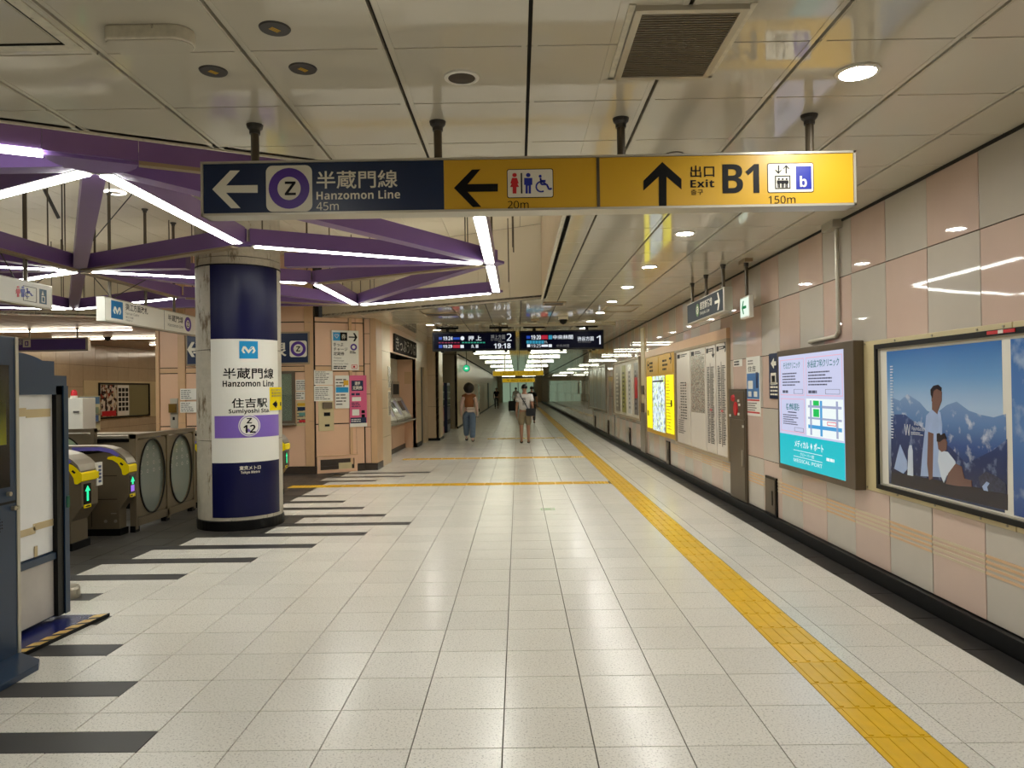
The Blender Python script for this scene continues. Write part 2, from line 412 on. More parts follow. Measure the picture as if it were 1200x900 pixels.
M['shoe'] = mat('shoe', (40, 38, 40), .5)
M['bag_black'] = mat('bag_black', (20, 22, 30), .5)
M['bag_cream'] = mat('bag_cream', (230, 214, 200), .4)
# ================================================================== SETTING
XW, HC, HH = 2.85, 3.0, 4.2                       # right wall, ceiling, recess ceiling
Lf = lambda x: 5.53 + .546 * (x - .405)           # front edge of the raised ceiling
Lb = lambda x: 11.86 - .585 * (x - .405)          # far edge of the raised ceiling
Fz = F((0, 0, 0), (1, 0, 0), (0, 1, 0))           # plan frame, normal up

def clip(poly, a, b, c):                          # keep a*x+b*y+c >= 0
    out = []
    for i in range(len(poly)):
        p, q = poly[i], poly[(i + 1) % len(poly)]
        dp, dq = a * p[0] + b * p[1] + c, a * q[0] + b * q[1] + c
        if dp >= 0: out.append(p)
        if dp * dq < 0:
            t = dp / (dp - dq); out.append((p[0] + (q[0] - p[0]) * t, p[1] + (q[1] - p[1]) * t))
    return out
def parea(p): return abs(sum(p[i][0] * p[(i + 1) % len(p)][1] - p[(i + 1) % len(p)][0] * p[i][1] for i in range(len(p)))) / 2

# ---------------------------------------------------------------- floor
fb = MB().prism([(-12, -6), (2.58, -6), (2.58, 92), (-12, 92)], Fz, -.2, -.012)
floor = struct('floor', fb, M['grout'])
G = .0025
def sub(rects, h):
    out = []
    for (a, b, c, d) in rects:
        e, f, g, k = max(a, h[0]), max(b, h[1]), min(c, h[2]), min(d, h[3])
        if e >= g - 1e-6 or f >= k - 1e-6: out.append((a, b, c, d)); continue
        for r in ((a, b, e, d), (g, b, c, d), (e, b, g, f), (e, k, g, d)):
            if r[2] - r[0] > .006 and r[3] - r[1] > .006: out.append(r)
    return out
XE = [-1.29, -1.69, -2.09, -2.49, -2.89, -3.29, -2.89, -2.49, -2.09, -1.69, -1.29, -1.69, -2.09, -2.49, -2.89, -3.29, None, -2.49, -2.09, -1.69]
LIM = {5.84: -4.05, 6.44: -3.87, 7.04: -3.7, 7.64: -3.52, 8.24: -2.84, 8.84: -2.69}
holes, stripes = [], []
for k, xe in enumerate(XE):
    y0 = 2.64 + .6 * k
    ll = LIM.get(round(y0 + .2, 2), -4.3 if y0 < 5.5 else -3.3)
    if y0 < 2.7 or y0 < 5.5: ll = -4.3
    if 9 < y0 < 13: ll = -3.3
    if y0 > 12.3: ll = -3.5
    if xe is not None:
        stripes.append((ll - .4, y0, xe, y0 + .2))
    if y0 > 5.5: holes.append((-9, y0 + .2, ll, y0 + .6)); holes.append((-9, y0, ll, y0 + .2))
holes.append((-9, 14.2, -3.3, 16))
TX0, TX1 = 1.505, 1.805
cross = [(-3.2, 12.12, 1.17, 12.42), (-2.35, 16.75, 1.2, 17.05), (-1.0, 23.35, 1.15, 23.65)]
blocks = [(-3.8, 12.12, -3.2, 12.42), (1.17, 12.12, 1.5, 12.42), (-2.65, 16.75, -2.35, 17.05), (1.2, 16.75, 1.5, 17.05), (1.2, 23.35, 1.5, 23.65)]
allh = holes + stripes + [(TX0, -6, TX1, 92)] + cross + blocks + [(-3.81, -6, -3.2, 5.3)][:0]
white = []
for j in range(-12, 7):
    x0 = -.09 + .4 * j; x1 = x0 + .4
    if x0 > 2.58: break
    x1 = min(x1, 2.575)
    for i in range(-14, 215):
        y0 = 3.24 + .4 * i
        if y0 > 13.6 and x1 < -2.9: continue
        if y0 > 23.6 and x1 < -2.5: continue
        rs = [(x0, y0, x1, y0 + .4)]
        if y0 < 26:
            for h in allh: rs = sub(rs, h)
        else: rs = sub(rs, (TX0, -6, TX1, 92))
        white += rs
def tile_mb(a, b, c, d): return MB().box(a + G, b + G, -.02, c - G, d - G, 0)
_cache = {}
def put(kind, r, m, parent, name, z=0.0):
    key = (kind, round(r[2] - r[0], 3), round(r[3] - r[1], 3))
    if key not in _cache: _cache[key] = tile_mb(0, 0, r[2] - r[0], r[3] - r[1]).mesh(name, m, .0015)
    return link(name, _cache[key], parent, (r[0], r[1], z))
white.sort(key=lambda r: (r[3] < 2.9, r[1]))
near = [r for r in white if r[1] > 2.4 and (abs(r[0] / max(r[1], .1)) < .75 )]
near.sort(key=lambda r: r[1]); near = near[:298]; nset = set(near)
for r in near: put('w', r, M['tile'], floor, 'tile')
rest = MB()
for r in white:
    if r not in nset: rest.box(r[0] + G, r[1] + G, -.02, r[2] - G, r[3] - G, 0)
rest.build('far_tiles', M['tile'], floor, kind='stuff')
for s in stripes:
    MB().box(s[0], s[1] + G, -.02, s[2] - G, s[3] - G, -.0005).build('stripe', M['stripe'], floor)
# dark floor round the gates
dk = []
for j in range(-16, -3):
    for i in range(6, 31):
        x0, y0 = -.09 + .4 * j, 3.24 + .4 * i
        rs = [(x0, y0, x0 + .4, y0 + .4)]
        inter = []
        for h in holes:
            for r in rs:
                e = (max(r[0], h[0]), max(r[1], h[1]), min(r[2], h[2]), min(r[3], h[3]))
                if e[2] - e[0] > .01 and e[3] - e[1] > .01: inter.append(e)
        # merge back the split halves of a cell
        if inter:
            xs = max(e[2] for e in inter)
            full = abs(sum((e[2] - e[0]) * (e[3] - e[1]) for e in inter) - .16) < .004
            if full: inter = [rs[0]]
        for s in stripes + blocks: inter = sub(inter, s)
        dk += inter
dk.sort(key=lambda r: r[1])
for r in dk[:295]: put('d', r, M['dark_tile'], floor, 'dark_tile')
b = MB()
for r in dk[295:]: b.box(r[0] + G, r[1] + G, -.02, r[2] - G, r[3] - G, 0)
if b.v: b.build('far_dark_tiles', M['dark_tile'], floor, kind='stuff')
MB().box(-12, 13.3, -.02, -7.0, 30, 0).box(-12, 5.6, -.02, -6.6, 13.3, 0).build('paid_floor', M['dark_tile'], floor)
# wall gutter and black base board on the right
gut = struct('trim_1', MB().box(2.58, -6, -.06, 2.81, 92, -.035), M['gutter'])
for i in range(40):
    y = 2.6 + i * .6
    MB().box(2.585, y + .004, -.036, 2.795, y + .596, -.012).build('drain_cover', M['gutter'], gut)
struct('baseboard_right', MB().box(2.805, -6, -.06, 2.86, 92, .095), M['black'])

# tactile paving
def rib_tile(w, d, n, along='y'):
    b = MB().box(G, G, -.02, w - G, d - G, .0)
    for i in range(n):
        if along == 'y':
            c = w * (i + .5) / n; b.box(c - .011, .012, 0, c + .011, d - .012, .005)
        else:
            c = d * (i + .5) / n; b.box(.012, c - .011, 0, w - .012, c + .011, .005)
    return b
def dot_tile(w, d):
    b = MB().box(G, G, -.02, w - G, d - G, 0)
    for i in range(5):
        for j in range(5):
            x, y = w * (i + .5) / 5, d * (j + .5) / 5; b.cyl((x, y, 0), (x, y, .005), .015, 6, .008)
    return b
ty = rib_tile(.3, .3, 4).mesh('ribbed_tile', M['yellow_tile'], .002)
tyl = rib_tile(.3, .3, 4).mesh('ribbed_tile', M['yellow_tile'])
tx = rib_tile(.3, .3, 4, 'x').mesh('ribbed_tile', M['yellow_tile'])
td = dot_tile(.3, .3).mesh('dotted_tile', M['yellow_tile'])
tp = thing('tactile_paving', 'long yellow ribbed tactile guiding strip running down the right half of the corridor floor', 'tactile paving', (TX0, 2.4, 0))
for i in range(200): link('ribbed_tile', ty if i < 40 else tyl, tp, (TX0, 2.4 + .3 * i, 0))
names = ['yellow tactile strip crossing the floor nearest the pillar, ending beside the ticket office',
         'yellow tactile strip crossing the floor in front of the ticket machines', 'short yellow tactile strip crossing the floor beyond the walking people']
for (c, lb) in zip(cross, names):
    t = thing('tactile_paving', lb, 'tactile paving', (c[0], c[1], 0), 'tactile strips across the corridor')
    n = int(round((c[2] - c[0]) / .3)); wd = (c[2] - c[0]) / n
    for i in range(n): link('ribbed_tile', tx, t, (c[0] + wd * i, c[1], 0))
    for bl in blocks:
        if abs(bl[1] - c[1]) < .01:
            k = max(1, int(round((bl[2] - bl[0]) / .3)))
            for i in range(k): link('dotted_tile', td, t, (bl[0] + .3 * i, bl[1], 0))

# ---------------------------------------------------------------- ceiling at 3 m
cb = MB()
R1 = [(-12, -6), (.405, -6), (.405, Lf(.405)), (-12, Lf(-12))]
R2 = [(.405, -6), (2.95, -6), (2.95, 11.86), (.405, 11.86)]
R3 = [(-3.76, Lb(-3.76)), (.405, 11.86), (2.95, 11.86), (2.95, 92), (-3.76, 92)]
for R in (R1, R2, R3): cb.prism(R, Fz, HC + .03, HC + .06)
ceiling = struct('ceiling', cb, M['ceil_gap'])
CG = .008
vent_hole = (.475, 2.79, .94, 3.44)
pieces = []
for j in range(-12, 5):
    for i in range(-5, 44):
        x0, y0 = .07 + .604 * j, 3.11 + .605 * i
        cell = [(x0 + CG, y0 + .004), (min(x0 + .604, XW) - CG, y0 + .004), (min(x0 + .604, XW) - CG, y0 + .601), (x0 + CG, y0 + .601)]
        for R in (R1, R2, R3):
            p = cell
            for a in range(len(R)):
                q0, q1 = R[a], R[(a + 1) % len(R)]
                nx, ny = -(q1[1] - q0[1]), q1[0] - q0[0]
                p = clip(p, nx, ny, -(nx * q0[0] + ny * q0[1]))
                if len(p) < 3: break
            if len(p) >= 3 and parea(p) > .004:
                y = min(q[1] for q in p)
                pieces.append((y, p))
vis = [p for p in pieces if p[0] > 1.9 and abs(p[1][0][0]) < .9 * (p[0] + .6)]
vis.sort(key=lambda t: t[0])
_cp = {}
lip = MB()
for k, (y, p) in enumerate(vis[:290]):
    x0, y0 = p[0]; key = tuple((round(a - x0, 3), round(b_ - y0, 3)) for a, b_ in p)
    if key not in _cp: _cp[key] = MB().prism([(a - x0, b_ - y0) for a, b_ in p], Fz, 0, .03).mesh('ceiling_panel', M['ceil'], .002)
    link('ceiling_panel', _cp[key], ceiling, (x0, y0, HC))
b = MB(); vs = set(id(p) for p in vis[:290])
for q in pieces:
    if id(q) not in vs: b.prism(q[1], Fz, HC, HC + .03)
for j in range(-4, 5):                                   # far corridor
    for i in range(44, 146):
        x0, y0 = .07 + .604 * j, 3.11 + .605 * i
        b.box(x0 + CG, y0 + CG, HC, min(x0 + .604, XW) - CG, y0 + .6, HC + .03)
b.build('far_ceiling_panels', M['ceil'], ceiling, kind='stuff')
# pale worn cover strips beside the long joints
for j in range(-8, 5):
    x = .07 + .604 * j
    if x < .405: ya, yb = 1.6, min(Lf(x), 6)
    else: ya, yb = 1.6, 13.0
    if yb - ya < .2: continue
    for sx in (-1, 1):
        MB().box(x + sx * .014, ya, HC - .002, x + sx * .034, yb, HC).build('joint_strip', M['ceil'], ceiling)

# recess walls and high ceiling
def wall_run(name, a, b, z0, z1, m, step=.62, t=.02, back=M['ceil_gap'], z_cuts=()):
    a, b = Vector((a[0], a[1], 0)), Vector((b[0], b[1], 0)); L = (b - a).length
    fr = F(a, b - a, (0, 0, 1))                           # n = u x v
    base = MB().rect(fr, 0, z0, L, z1, -.06, -t)
    o = struct(name, base, back)
    n = max(1, int(round(L / step))); zz = [z0] + list(z_cuts) + [z1]
    for i in range(n):
        for z_a, z_b in zip(zz[:-1], zz[1:]):
            MB().rect(fr, L * i / n + .003, z_a + .003, L * (i + 1) / n - .003, z_b - .003, -t, 0).build('wall_panel', m, o)
    return o, fr
wall_run('wall_recess_right', (.405, 11.86), (.405, 5.53), HC, HH, M['beige'])
wall_run('wall_recess_far', (-3.76, Lb(-3.76)), (.405, 11.86), HC, HH, M['ceil_high'])
wall_run('wall_recess_front', (.405, Lf(.405)), (-12, Lf(-12)), HC, HH, M['beige'], 1.2)
wall_run('wall_recess_left', (-12, 11.27), (-6.93, 14.2), HC, HH, M['ceil_high'])
struct('trim_2', MB().bar((.405, Lf(.405), HC - .012), (.405, 11.86, HC - .012), .03, .03), M['ceil_lip'])
struct('trim_3', MB().bar((.405, Lf(.405) + .0, HC - .008), (-6, Lf(-6), HC - .008), .02, .02), M['ceil_lip'])
hb = MB().prism([(-12.1, -1.4), (.5, 5.4), (.5, 12), (-3.7, 14.4), (-6.9, 14.4), (-12.1, 11.5)], Fz, HH + .02, HH + .08)
hc = struct('ceiling_recess', hb, M['ceil_gap'])
POLY = [(-12, Lf(-12)), (.405, Lf(.405)), (.405, 11.86), (-3.76, 14.29), (-6.93, 14.2), (-12, 11.27)]
hp = []; farhp = MB()
for j in range(-20, 1):
    for i in range(-12, 20):
        x0, y0 = .07 + .604 * j, 3.11 + .605 * i
        p = [(x0 + .003, y0 + .003), (x0 + .601, y0 + .003), (x0 + .601, y0 + .602), (x0 + .003, y0 + .602)]
        for a in range(len(POLY)):
            q0, q1 = POLY[a], POLY[(a + 1) % len(POLY)]
            nx, ny = -(q1[1] - q0[1]), q1[0] - q0[0]
            p = clip(p, nx, ny, -(nx * q0[0] + ny * q0[1]))
            if len(p) < 3: break
        if len(p) < 3 or parea(p) < .004: continue
        if abs(x0) < .75 * y0 and y0 > 7.5:
            x, y = p[0]; key = ('h',) + tuple((round(a - x, 3), round(b_ - y, 3)) for a, b_ in p)
            if key not in _cp: _cp[key] = MB().prism([(a - x, b_ - y) for a, b_ in p], Fz, 0, .02).mesh('ceiling_panel', M['ceil_high'])
            link('ceiling_panel', _cp[key], hc, (x, y, HH))
        else: farhp.prism(p, Fz, HH, HH + .02)
farhp.build('side_ceiling_panels', M['ceil_high'], hc, kind='stuff')
# paid-area ceiling: long boards
pb = MB().prism([(-12, 11.27), (-6.93, 14.2), (-6.93, 31), (-12, 31)], Fz, HC + .03, HC + .06)
pc = struct('ceiling_paid', pb, M['ceil_gap'])
for i in range(17):
    x0 = -12 + .3 * i; x1 = x0 + .3
    yy = lambda x: 11.27 + (x + 12) * (14.2 - 11.27) / 5.07
    MB().prism([(x0 + .01, yy(x0)), (x1 - .01, yy(x1)), (x1 - .01, 31), (x0 + .01, 31)], Fz, HC, HC + .03).build('ceiling_board', M['paid_ceil'], pc)

# ---------------------------------------------------------------- right wall
fr_w = FR(XW)
wr = struct('wall_right', MB().box(XW + .02, -6, -.1, XW + .12, 92, HC + .1), M['wall_gap'])
ZR = [.1, .7, 1.3, 1.9, 2.5, 3.0]
boards = [(4.0, 6.18, .70, 1.91), (9.98, 16.3, .58, 2.32)]
wt = {}
farw = {0: MB(), 1: MB()}
np_ = 0
for i in range(-14, 146):
    y0 = 4.58 + .585 * i; y1 = y0 + .585
    for r in range(5):
        z0, z1 = ZR[r], ZR[r + 1]
        if any(a <= y0 and y1 <= b_ and c <= z0 + .01 and z1 <= d + .01 for a, b_, c, d in boards): continue
        col = (i + (4 - r)) % 2                       # 0 pink, 1 grey
        if 2.9 < y1 and np_ < 285 and y0 < 40:
            key = (r, col)
            if (r == 4 or r == 0 or True) and key not in wt:
                wt[key] = MB().box(0, .0035, z0 + .0035, .02, .5815, z1 - .0035).mesh('wall_tile', M['wall_grey'] if col else M['wall_pink'], .0015)
            o = link('wall_tile', wt[key], wr, (XW, y0, 0)); np_ += 1; o.rotation_euler = (0, random.uniform(-.0012, .0012), random.uniform(-.004, .004))
        else:
            a, b_, ya, yb, za, zb = XW + random.uniform(-.001, .001), XW + random.uniform(-.001, .001), y0 + .003, y1 - .003, z0 + .003, z1 - .003
            farw[col].add([(a, ya, za), (b_, yb, za), (b_, yb, zb), (a, ya, zb), (XW + .02, ya, za), (XW + .02, yb, za), (XW + .02, yb, zb), (XW + .02, ya, zb)],
                          [(0, 3, 2, 1), (0, 1, 5, 4), (1, 2, 6, 5), (2, 3, 7, 6), (3, 0, 4, 7)])
for c in (0, 1):
    if farw[c].v: farw[c].build('far_wall_tiles', M['wall_grey'] if c else M['wall_pink'], wr, kind='stuff')
# faint printed bands on the lowest row
for i in range(-4, 16):
    y0 = 4.58 + .585 * i
    b = MB()
    for k in range(4): b.box(XW - .0035, y0 + .004, .385 + .035 * k, XW, y0 + .581, .402 + .035 * k)
    b.build('printed_band', M['band'] if i % 2 else mat('tile_band_grey', (206, 192, 166), .2), wr) if i in (-4, -3) else link('printed_band', bpy.data.meshes['printed_band' if i % 2 == 0 else 'printed_band.001'], wr, (0, .585 * (i + (4 if i % 2 == 0 else 3)), 0))
struct('trim_4', MB().box(XW - .012, -6, HC - .02, XW + .02, 92, HC + .03), M['ceil_gap'])

# ---------------------------------------------------------------- left side of the corridor, ends, back
bp = M['beige']
def wall_tiles(name, fr, u0, u1, z0, z1, du, dz, m, t=.02, back=M['wall_gap'], phase=None, bev=.0015):
    o = struct(name, MB().rect(fr, u0, z0, u1, z1, -t - .08, -t), back)
    n = max(1, int(round((u1 - u0) / du))); k = max(1, int(round((z1 - z0) / dz)))
    a, c = (u1 - u0) / n, (z1 - z0) / k
    base = MB().rect(F((0, 0, 0), fr.u, fr.v), .003, .003, a - .003, c - .003, -t, 0).mesh('wall_tile', m, bev)
    for i in range(n):
        for j in range(k): link('wall_tile', base, o, fr.p(u0 + a * i, z0 + c * j))
    return o
wall_tiles('wall_left_1', FL(-2.8), 15.3, 16.3, 0, HC, 1.0, .6, bp)
wall_tiles('wall_left_2', FL(-2.8), 20.4, 21.4, 0, HC, 1.0, .6, bp)
wall_tiles('wall_left_3', FY(23.0), -2.82, -2.45, .08, HC, .6, .97, bp)
wall_tiles('wall_left_4', FL(-2.45), 23.0, 24.2, .08, HC, 1.2, .97, bp)
wall_tiles('wall_left_5', FL(-2.45), 30, 90, .08, HC, 2.0, .97, bp)
struct('wall_left_6', MB().box(-2.9, 21.4, 2.25, -2.8, 23.0, HC).box(-2.9, 22.2, 0, -2.8, 23.0, 2.25), bp)
struct('door_1', MB().box(-2.9, 21.4, 0, -2.86, 22.2, 2.25), M['grey_dark'])
struct('baseboard_left', MB().box(-2.86, 20.4, 0, -2.785, 21.4, .12).box(-2.83, 22.985, 0, -2.435, 23.02, .08).box(-2.5, 23, 0, -2.435, 24.2, .08).box(-2.5, 30, 0, -2.435, 90, .08), M['black'])
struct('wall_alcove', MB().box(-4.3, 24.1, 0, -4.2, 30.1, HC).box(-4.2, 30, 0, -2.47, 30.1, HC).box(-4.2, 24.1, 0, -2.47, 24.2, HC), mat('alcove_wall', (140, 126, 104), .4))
struct('wall_back', MB().box(-12.1, -6.1, -.1, 2.95, -6, HH), M['paid_wall'])
struct('wall_end', MB().box(-12.1, 90, -.1, 2.95, 90.1, HC), M['beige'])
wall_tiles('wall_left', FL(-12), 15, 30.6, 0, HC, .6, .6, M['paid_wall'])
struct('wall_left_far', MB().box(-12.1, -6, -.1, -12.0, 15, HH), M['paid_wall'])
struct('wall_paid_back', MB().box(-12.1, 30.6, -.1, -6.9, 30.7, HC), M['paid_wall'])
# corridor end: glazed doors
wd = struct('window_1', MB().box(-1.9, 89.9, 0, 1.9, 89.98, 2.5), emat('end_daylight', (196, 226, 190), .35))
for k in range(5): MB().box(-1.92 + .95 * k, 89.8, 0, -1.84 + .95 * k, 89.92, 2.5).build('mullion', M['grey_dark'], wd)
# ================================================================== MAIN HANGING SIGN
def hang_pole(root, x, y, z0, z1, r=.022, fl=.045):
    b = MB().cyl((x, y, z0), (x, y, z1), r, 12); o = b.build('pole', M['pole'], root, smooth=False)
    MB().lathe((x, y, z1), [(0, 0), (fl, 0), (fl * .9, -.018), (r * 1.3, -.03), (r * 1.3, -.05), (0, -.05)], 16).build('flange', M['grey_dark'], o)
YS = 3.91
S = FY(YS)
sg = thing('direction_sign', 'long suspended navy and yellow direction sign with arrows across the ceiling in front', 'sign', (.06, 3.97, 2.5))
MB().box(-1.66, YS + .004, 2.503, 1.79, YS + .116, 2.785).build('housing', M['alu'], sg, .006)
bx = MB(); bx.rect(S, -1.662, 2.50, 1.792, 2.512, -.12, .006).rect(S, -1.662, 2.776, 1.792, 2.787, -.12, .006)
bx.rect(S, -1.662, 2.5, -1.650, 2.787, -.12, .006).rect(S, 1.78, 2.5, 1.792, 2.787, -.12, .006); bx.build('frame', M['alu'], sg)
zt, zb = 2.774, 2.514
u_a, u_b = S.uv(520, 220)[0], S.uv(701, 215)[0]
navy = MB().rect(S, -1.648, zb, u_a, zt, -.01, .001).build('navy_panel', M['navy'], sg)
y1p = MB().rect(S, u_a + .002, zb, u_b - .008, zt, -.01, .001).build('yellow_panel', M['sign_yellow'], sg)
y2p = MB().rect(S, u_b + .008, zb, 1.778, zt, -.01, .001).build('yellow_panel', M['sign_yellow'], sg)
MB().rect(S, u_b - .008, zb, u_b + .008, zt, -.01, .004).build('divider', M['pole'], sg)
for px in (292, 512, 727, 943): p = onz(px, 140, HC); hang_pole(sg, p.x, 3.97, 2.785, HC)
def arrow_px(tip, pts, m, n=.003): return ppoly(S, pts, .0, n, 'arrow', m, sg)
arrow_px(0, [(249, 222), (270, 200), (281, 200), (265, 217.5), (302, 217), (302, 226), (265, 226), (282, 244), (271, 244)], M['letter'])
u0, v0, u1, v1 = S.rect(312, 194, 366, 248)
MB().prism(rrect(u0, v0, u1, v1, .035), S, 0, .003).build('line_badge', M['letter'], sg)
cu, cv = (u0 + u1) / 2, (v0 + v1) / 2
ring(S, cu, cv, .062, .108, .002, .0045, 'line_ring', M['line_purple'], sg)
ptext(S, 'Z', (334, 213, 347, 229), M['ink'], sg, .005, .02)
ptext(S, '半蔵門線', (371, 200, 466, 221), M['letter'], sg, .003, .012)
ptext(S, 'Hanzomon Line', (371, 223.5, 469, 233.5), M['letter'], sg, .003, .015)
ptext(S, '45m', (371, 237, 397, 246.5), M['letter'], sg)
arrow_px(0, [(532, 220.5), (553, 199), (563, 198.5), (548, 216), (583.5, 215.5), (583.5, 224.5), (548, 225), (564, 242.5), (554, 242.8)], M['ink'])
def picto_frame(box, m_border=M['ink']):
    u0, v0, u1, v1 = S.rect(*box)
    MB().prism(rrect(u0, v0, u1, v1, .012), S, 0, .002).build('pictogram_border', m_border, sg)
    MB().prism(rrect(u0 + .004, v0 + .004, u1 - .004, v1 - .004, .009), S, 0, .003).build('pictogram_panel', M['letter'], sg)
picto_frame((594, 198, 648.5, 232))
def person_icon(fr, x, yt, yb, m, root, skirt=False, n=.0045):
    h = yb - yt
    ppoly(fr, [(x + .11 * h * math.cos(a), yt + .1 * h - .1 * h * math.sin(a)) for a in [i * math.pi / 6 for i in range(12)]], .001, n, 'pictogram', m, root)
    if skirt: P = [(-.12, .24), (.12, .24), (.2, .5), (.14, .52), (.22, .68), (.09, .68), (.09, 1), (-.09, 1), (-.09, .68), (-.22, .68), (-.14, .52), (-.2, .5)]
    else: P = [(-.2, .24), (.2, .24), (.2, .58), (.13, .58), (.13, 1), (.02, 1), (.02, .62), (-.02, .62), (-.02, 1), (-.13, 1), (-.13, .58), (-.2, .58)]
    ppoly(fr, [(x + a * h, yt + b * h) for a, b in P], .001, n, 'pictogram', m, root)
person_icon(S, 603, 203, 227, M['red'], sg, True)
person_icon(S, 619, 203, 227, M['blue'], sg)
prect(S, (610.3, 203, 612, 227), .001, .0045, 'pictogram', M['ink'], sg)
def wheelchair(fr, x0, y0, s, m, root, n=.0045):
    b = MB(); q = lambda u, v: fr.uv(x0 + u * s, y0 + v * s)
    b.prism([q(.3 + .09 * math.cos(a), .09 + .09 * math.sin(a)) for a in [i * math.pi / 5 for i in range(10)]], fr, .001, n)
    def seg(p, r, w=.055):
        d = Vector((r[0] - p[0], r[1] - p[1])); d.normalize(); t = Vector((-d.y, d.x)) * w
        b.prism([q(p[0] + t.x, p[1] + t.y), q(r[0] + t.x, r[1] + t.y), q(r[0] - t.x, r[1] - t.y), q(p[0] - t.x, p[1] - t.y)], fr, .001, n)
    seg((.32, .2), (.36, .56)); seg((.36, .56), (.68, .56)); seg((.68, .56), (.82, .86)); seg((.82, .86), (.98, .8)); seg((.33, .36), (.62, .36))
    for i in range(9):
        a0, a1 = math.radians(-60 - i * 30), math.radians(-60 - (i + 1) * 30)
        seg((.36 + .3 * math.cos(a0), .7 - .3 * math.sin(a0) * 1), (.36 + .3 * math.cos(a1), .7 - .3 * math.sin(a1)), .045)
    return b.build('pictogram', m, root)
wheelchair(S, 627, 205, 20, M['blue'], sg)
ptext(S, '20m', (595, 235.5, 619.5, 244.5), M['ink'], sg)
arrow_px(0, [(776, 190), (798.5, 210), (798.5, 222), (781, 207), (781, 243), (772, 243), (772, 207), (754, 223.5), (754, 212)], M['ink'])
ptext(S, '出口', (809, 194, 837, 208), M['ink'], sg, .003, .012)
ptext(S, 'Exit', (809, 210.5, 837, 219.8), M['ink'], sg, .003, .015)
ptext(S, '출구', (809.5, 222, 824, 228.5), M['ink'], sg)
ptext(S, 'B', (846.5, 192.5, 870.5, 226.5), M['ink'], sg, .003, .03)
ptext(S, '1', (873.5, 192.5, 889.5, 226.2), M['ink'], sg, .003, .03)
picto_frame((899, 191, 953.5, 226))
u0, v0, u1, v1 = S.rect(908, 206, 926, 221.5)
frame_bars(S, u0, v0, u1, v1, .005, .001, .0045, 'pictogram', M['ink'], sg)
for x in (912.5, 917, 921.5): person_icon(S, x, 209, 220, M['ink'], sg)
ppoly(S, [(912, 204), (908, 199.5), (909.5, 199.5), (911.4, 201.5), (911.4, 194), (912.8, 194), (912.8, 201.5), (914.5, 199.5), (916, 199.5)], .001, .0045, 'pictogram', M['ink'], sg)
ppoly(S, [(921, 193.5), (925, 198), (923.5, 198), (921.7, 196), (921.7, 203.5), (920.3, 203.5), (920.3, 196), (918.5, 198), (917, 198)], .001, .0045, 'pictogram', M['ink'], sg)
prect(S, (932.5, 195, 950.5, 222), .001, .0045, 'elevator_badge', M['blue'], sg)
ptext(S, 'b', (937, 206.5, 945, 219.5), M['letter'], sg, .006, .02)
ptext(S, '150m', (900.5, 229.5, 932, 238.5), M['ink'], sg)

# ================================================================== COLUMN
CC, CR = (-3.33, 8.86), .48
co = thing('column', 'round concrete column wrapped in a navy and white station name sheet', 'column', (CC[0], CC[1], 0))
MB().lathe((CC[0], CC[1], .0), [(0, 0), (CR + .012, 0), (CR + .012, .105), (CR, .11)], 48).build('base_ring', M['black'], co)
sh = MB().lathe((CC[0], CC[1], 0), [(CR - .02, .1), (CR - .02, HH)], 48).build('core', M['wall_gap'], co, smooth=True)
ZC = [.11, 1.02, 2.06, 3.12, HH]
for k in range(6):
    a0 = math.radians(-52 + 60 * k)
    for z0, z1 in zip(ZC[:-1], ZC[1:]):
        MB().arcwall(CC, CR - .02, CR, a0 + .006, a0 + math.radians(60) - .006, z0 + .004, z1 - .004, 10).build('concrete_panel', M['concrete'], co)
MB().arcwall(CC, CR, CR + .008, 0, 2 * math.pi, 3.02, 3.035, 40).build('cable_loop', M['black'], co)
ca = math.atan2(-CC[0], CC[1])                     # direction of the camera seen from the column
A0, A1 = ca - math.radians(39), ca + math.radians(62)
RW = CR + .005
def zpx(y, x=290): return ony(x, y, CC[1] - CR * .93).z
zs = [zpx(606), zpx(542), zpx(397), zpx(309)]
MB().arcwall(CC, CR, RW, A0, A1, zs[0], zs[1], 30).build('navy_wrap', M['navy_wrap'], co, smooth=False)
ww = MB().arcwall(CC, CR, RW, A0, A1, zs[1], zs[2], 30).build('white_wrap', M['white_gloss'], co)
MB().arcwall(CC, CR, RW, A0, A1, zs[2], zs[3], 30).build('navy_wrap', M['navy_wrap'], co)
def colmap(r):
    return lambda u, v: Vector((CC[0] + r * math.sin(u), CC[1] - r * math.cos(u), v))
def ang(px):                                       # surface angle seen at column x-pixel (at mid height)
    d = ray(px, 460); d.z = 0; d.normalize(); o = Vector((0, 0, 0)); c = Vector((CC[0], CC[1], 0))
    b_ = d.dot(c); h = b_ * b_ - (c.dot(c) - CR * CR)
    q = d * (b_ - math.sqrt(max(h, 0))) - c
    return math.atan2(q.x, -q.y)
def ctext(s, x0, y0, x1, y1, m, bold=0.0, r=RW + .004):
    return text(None, s, ang(x0), zpx(y1), ang(x1), zpx(y0), m, co, bold=bold, mapf=colmap(r))
def cpatch(x0, y0, x1, y1, m, name, r0=RW, r1=RW + .003, seg=14):
    return MB().arcwall(CC, r0, r1, ang(x0), ang(x1), zpx(y1), zpx(y0), seg).build(name, m, co)
cpatch(281, 399.5, 302.5, 420, M['logo_blue'], 'operator_emblem')
def cpoly(pts, m, name, r=RW + .0035):
    vs = [colmap(r)(ang(x), zpx(y)) for x, y in pts]
    me = bpy.data.meshes.new(name); me.from_pydata([tuple(v) for v in vs], [], [tuple(range(len(vs) - 1, -1, -1))]); me.materials.append(m)
    return link(name, me, co)
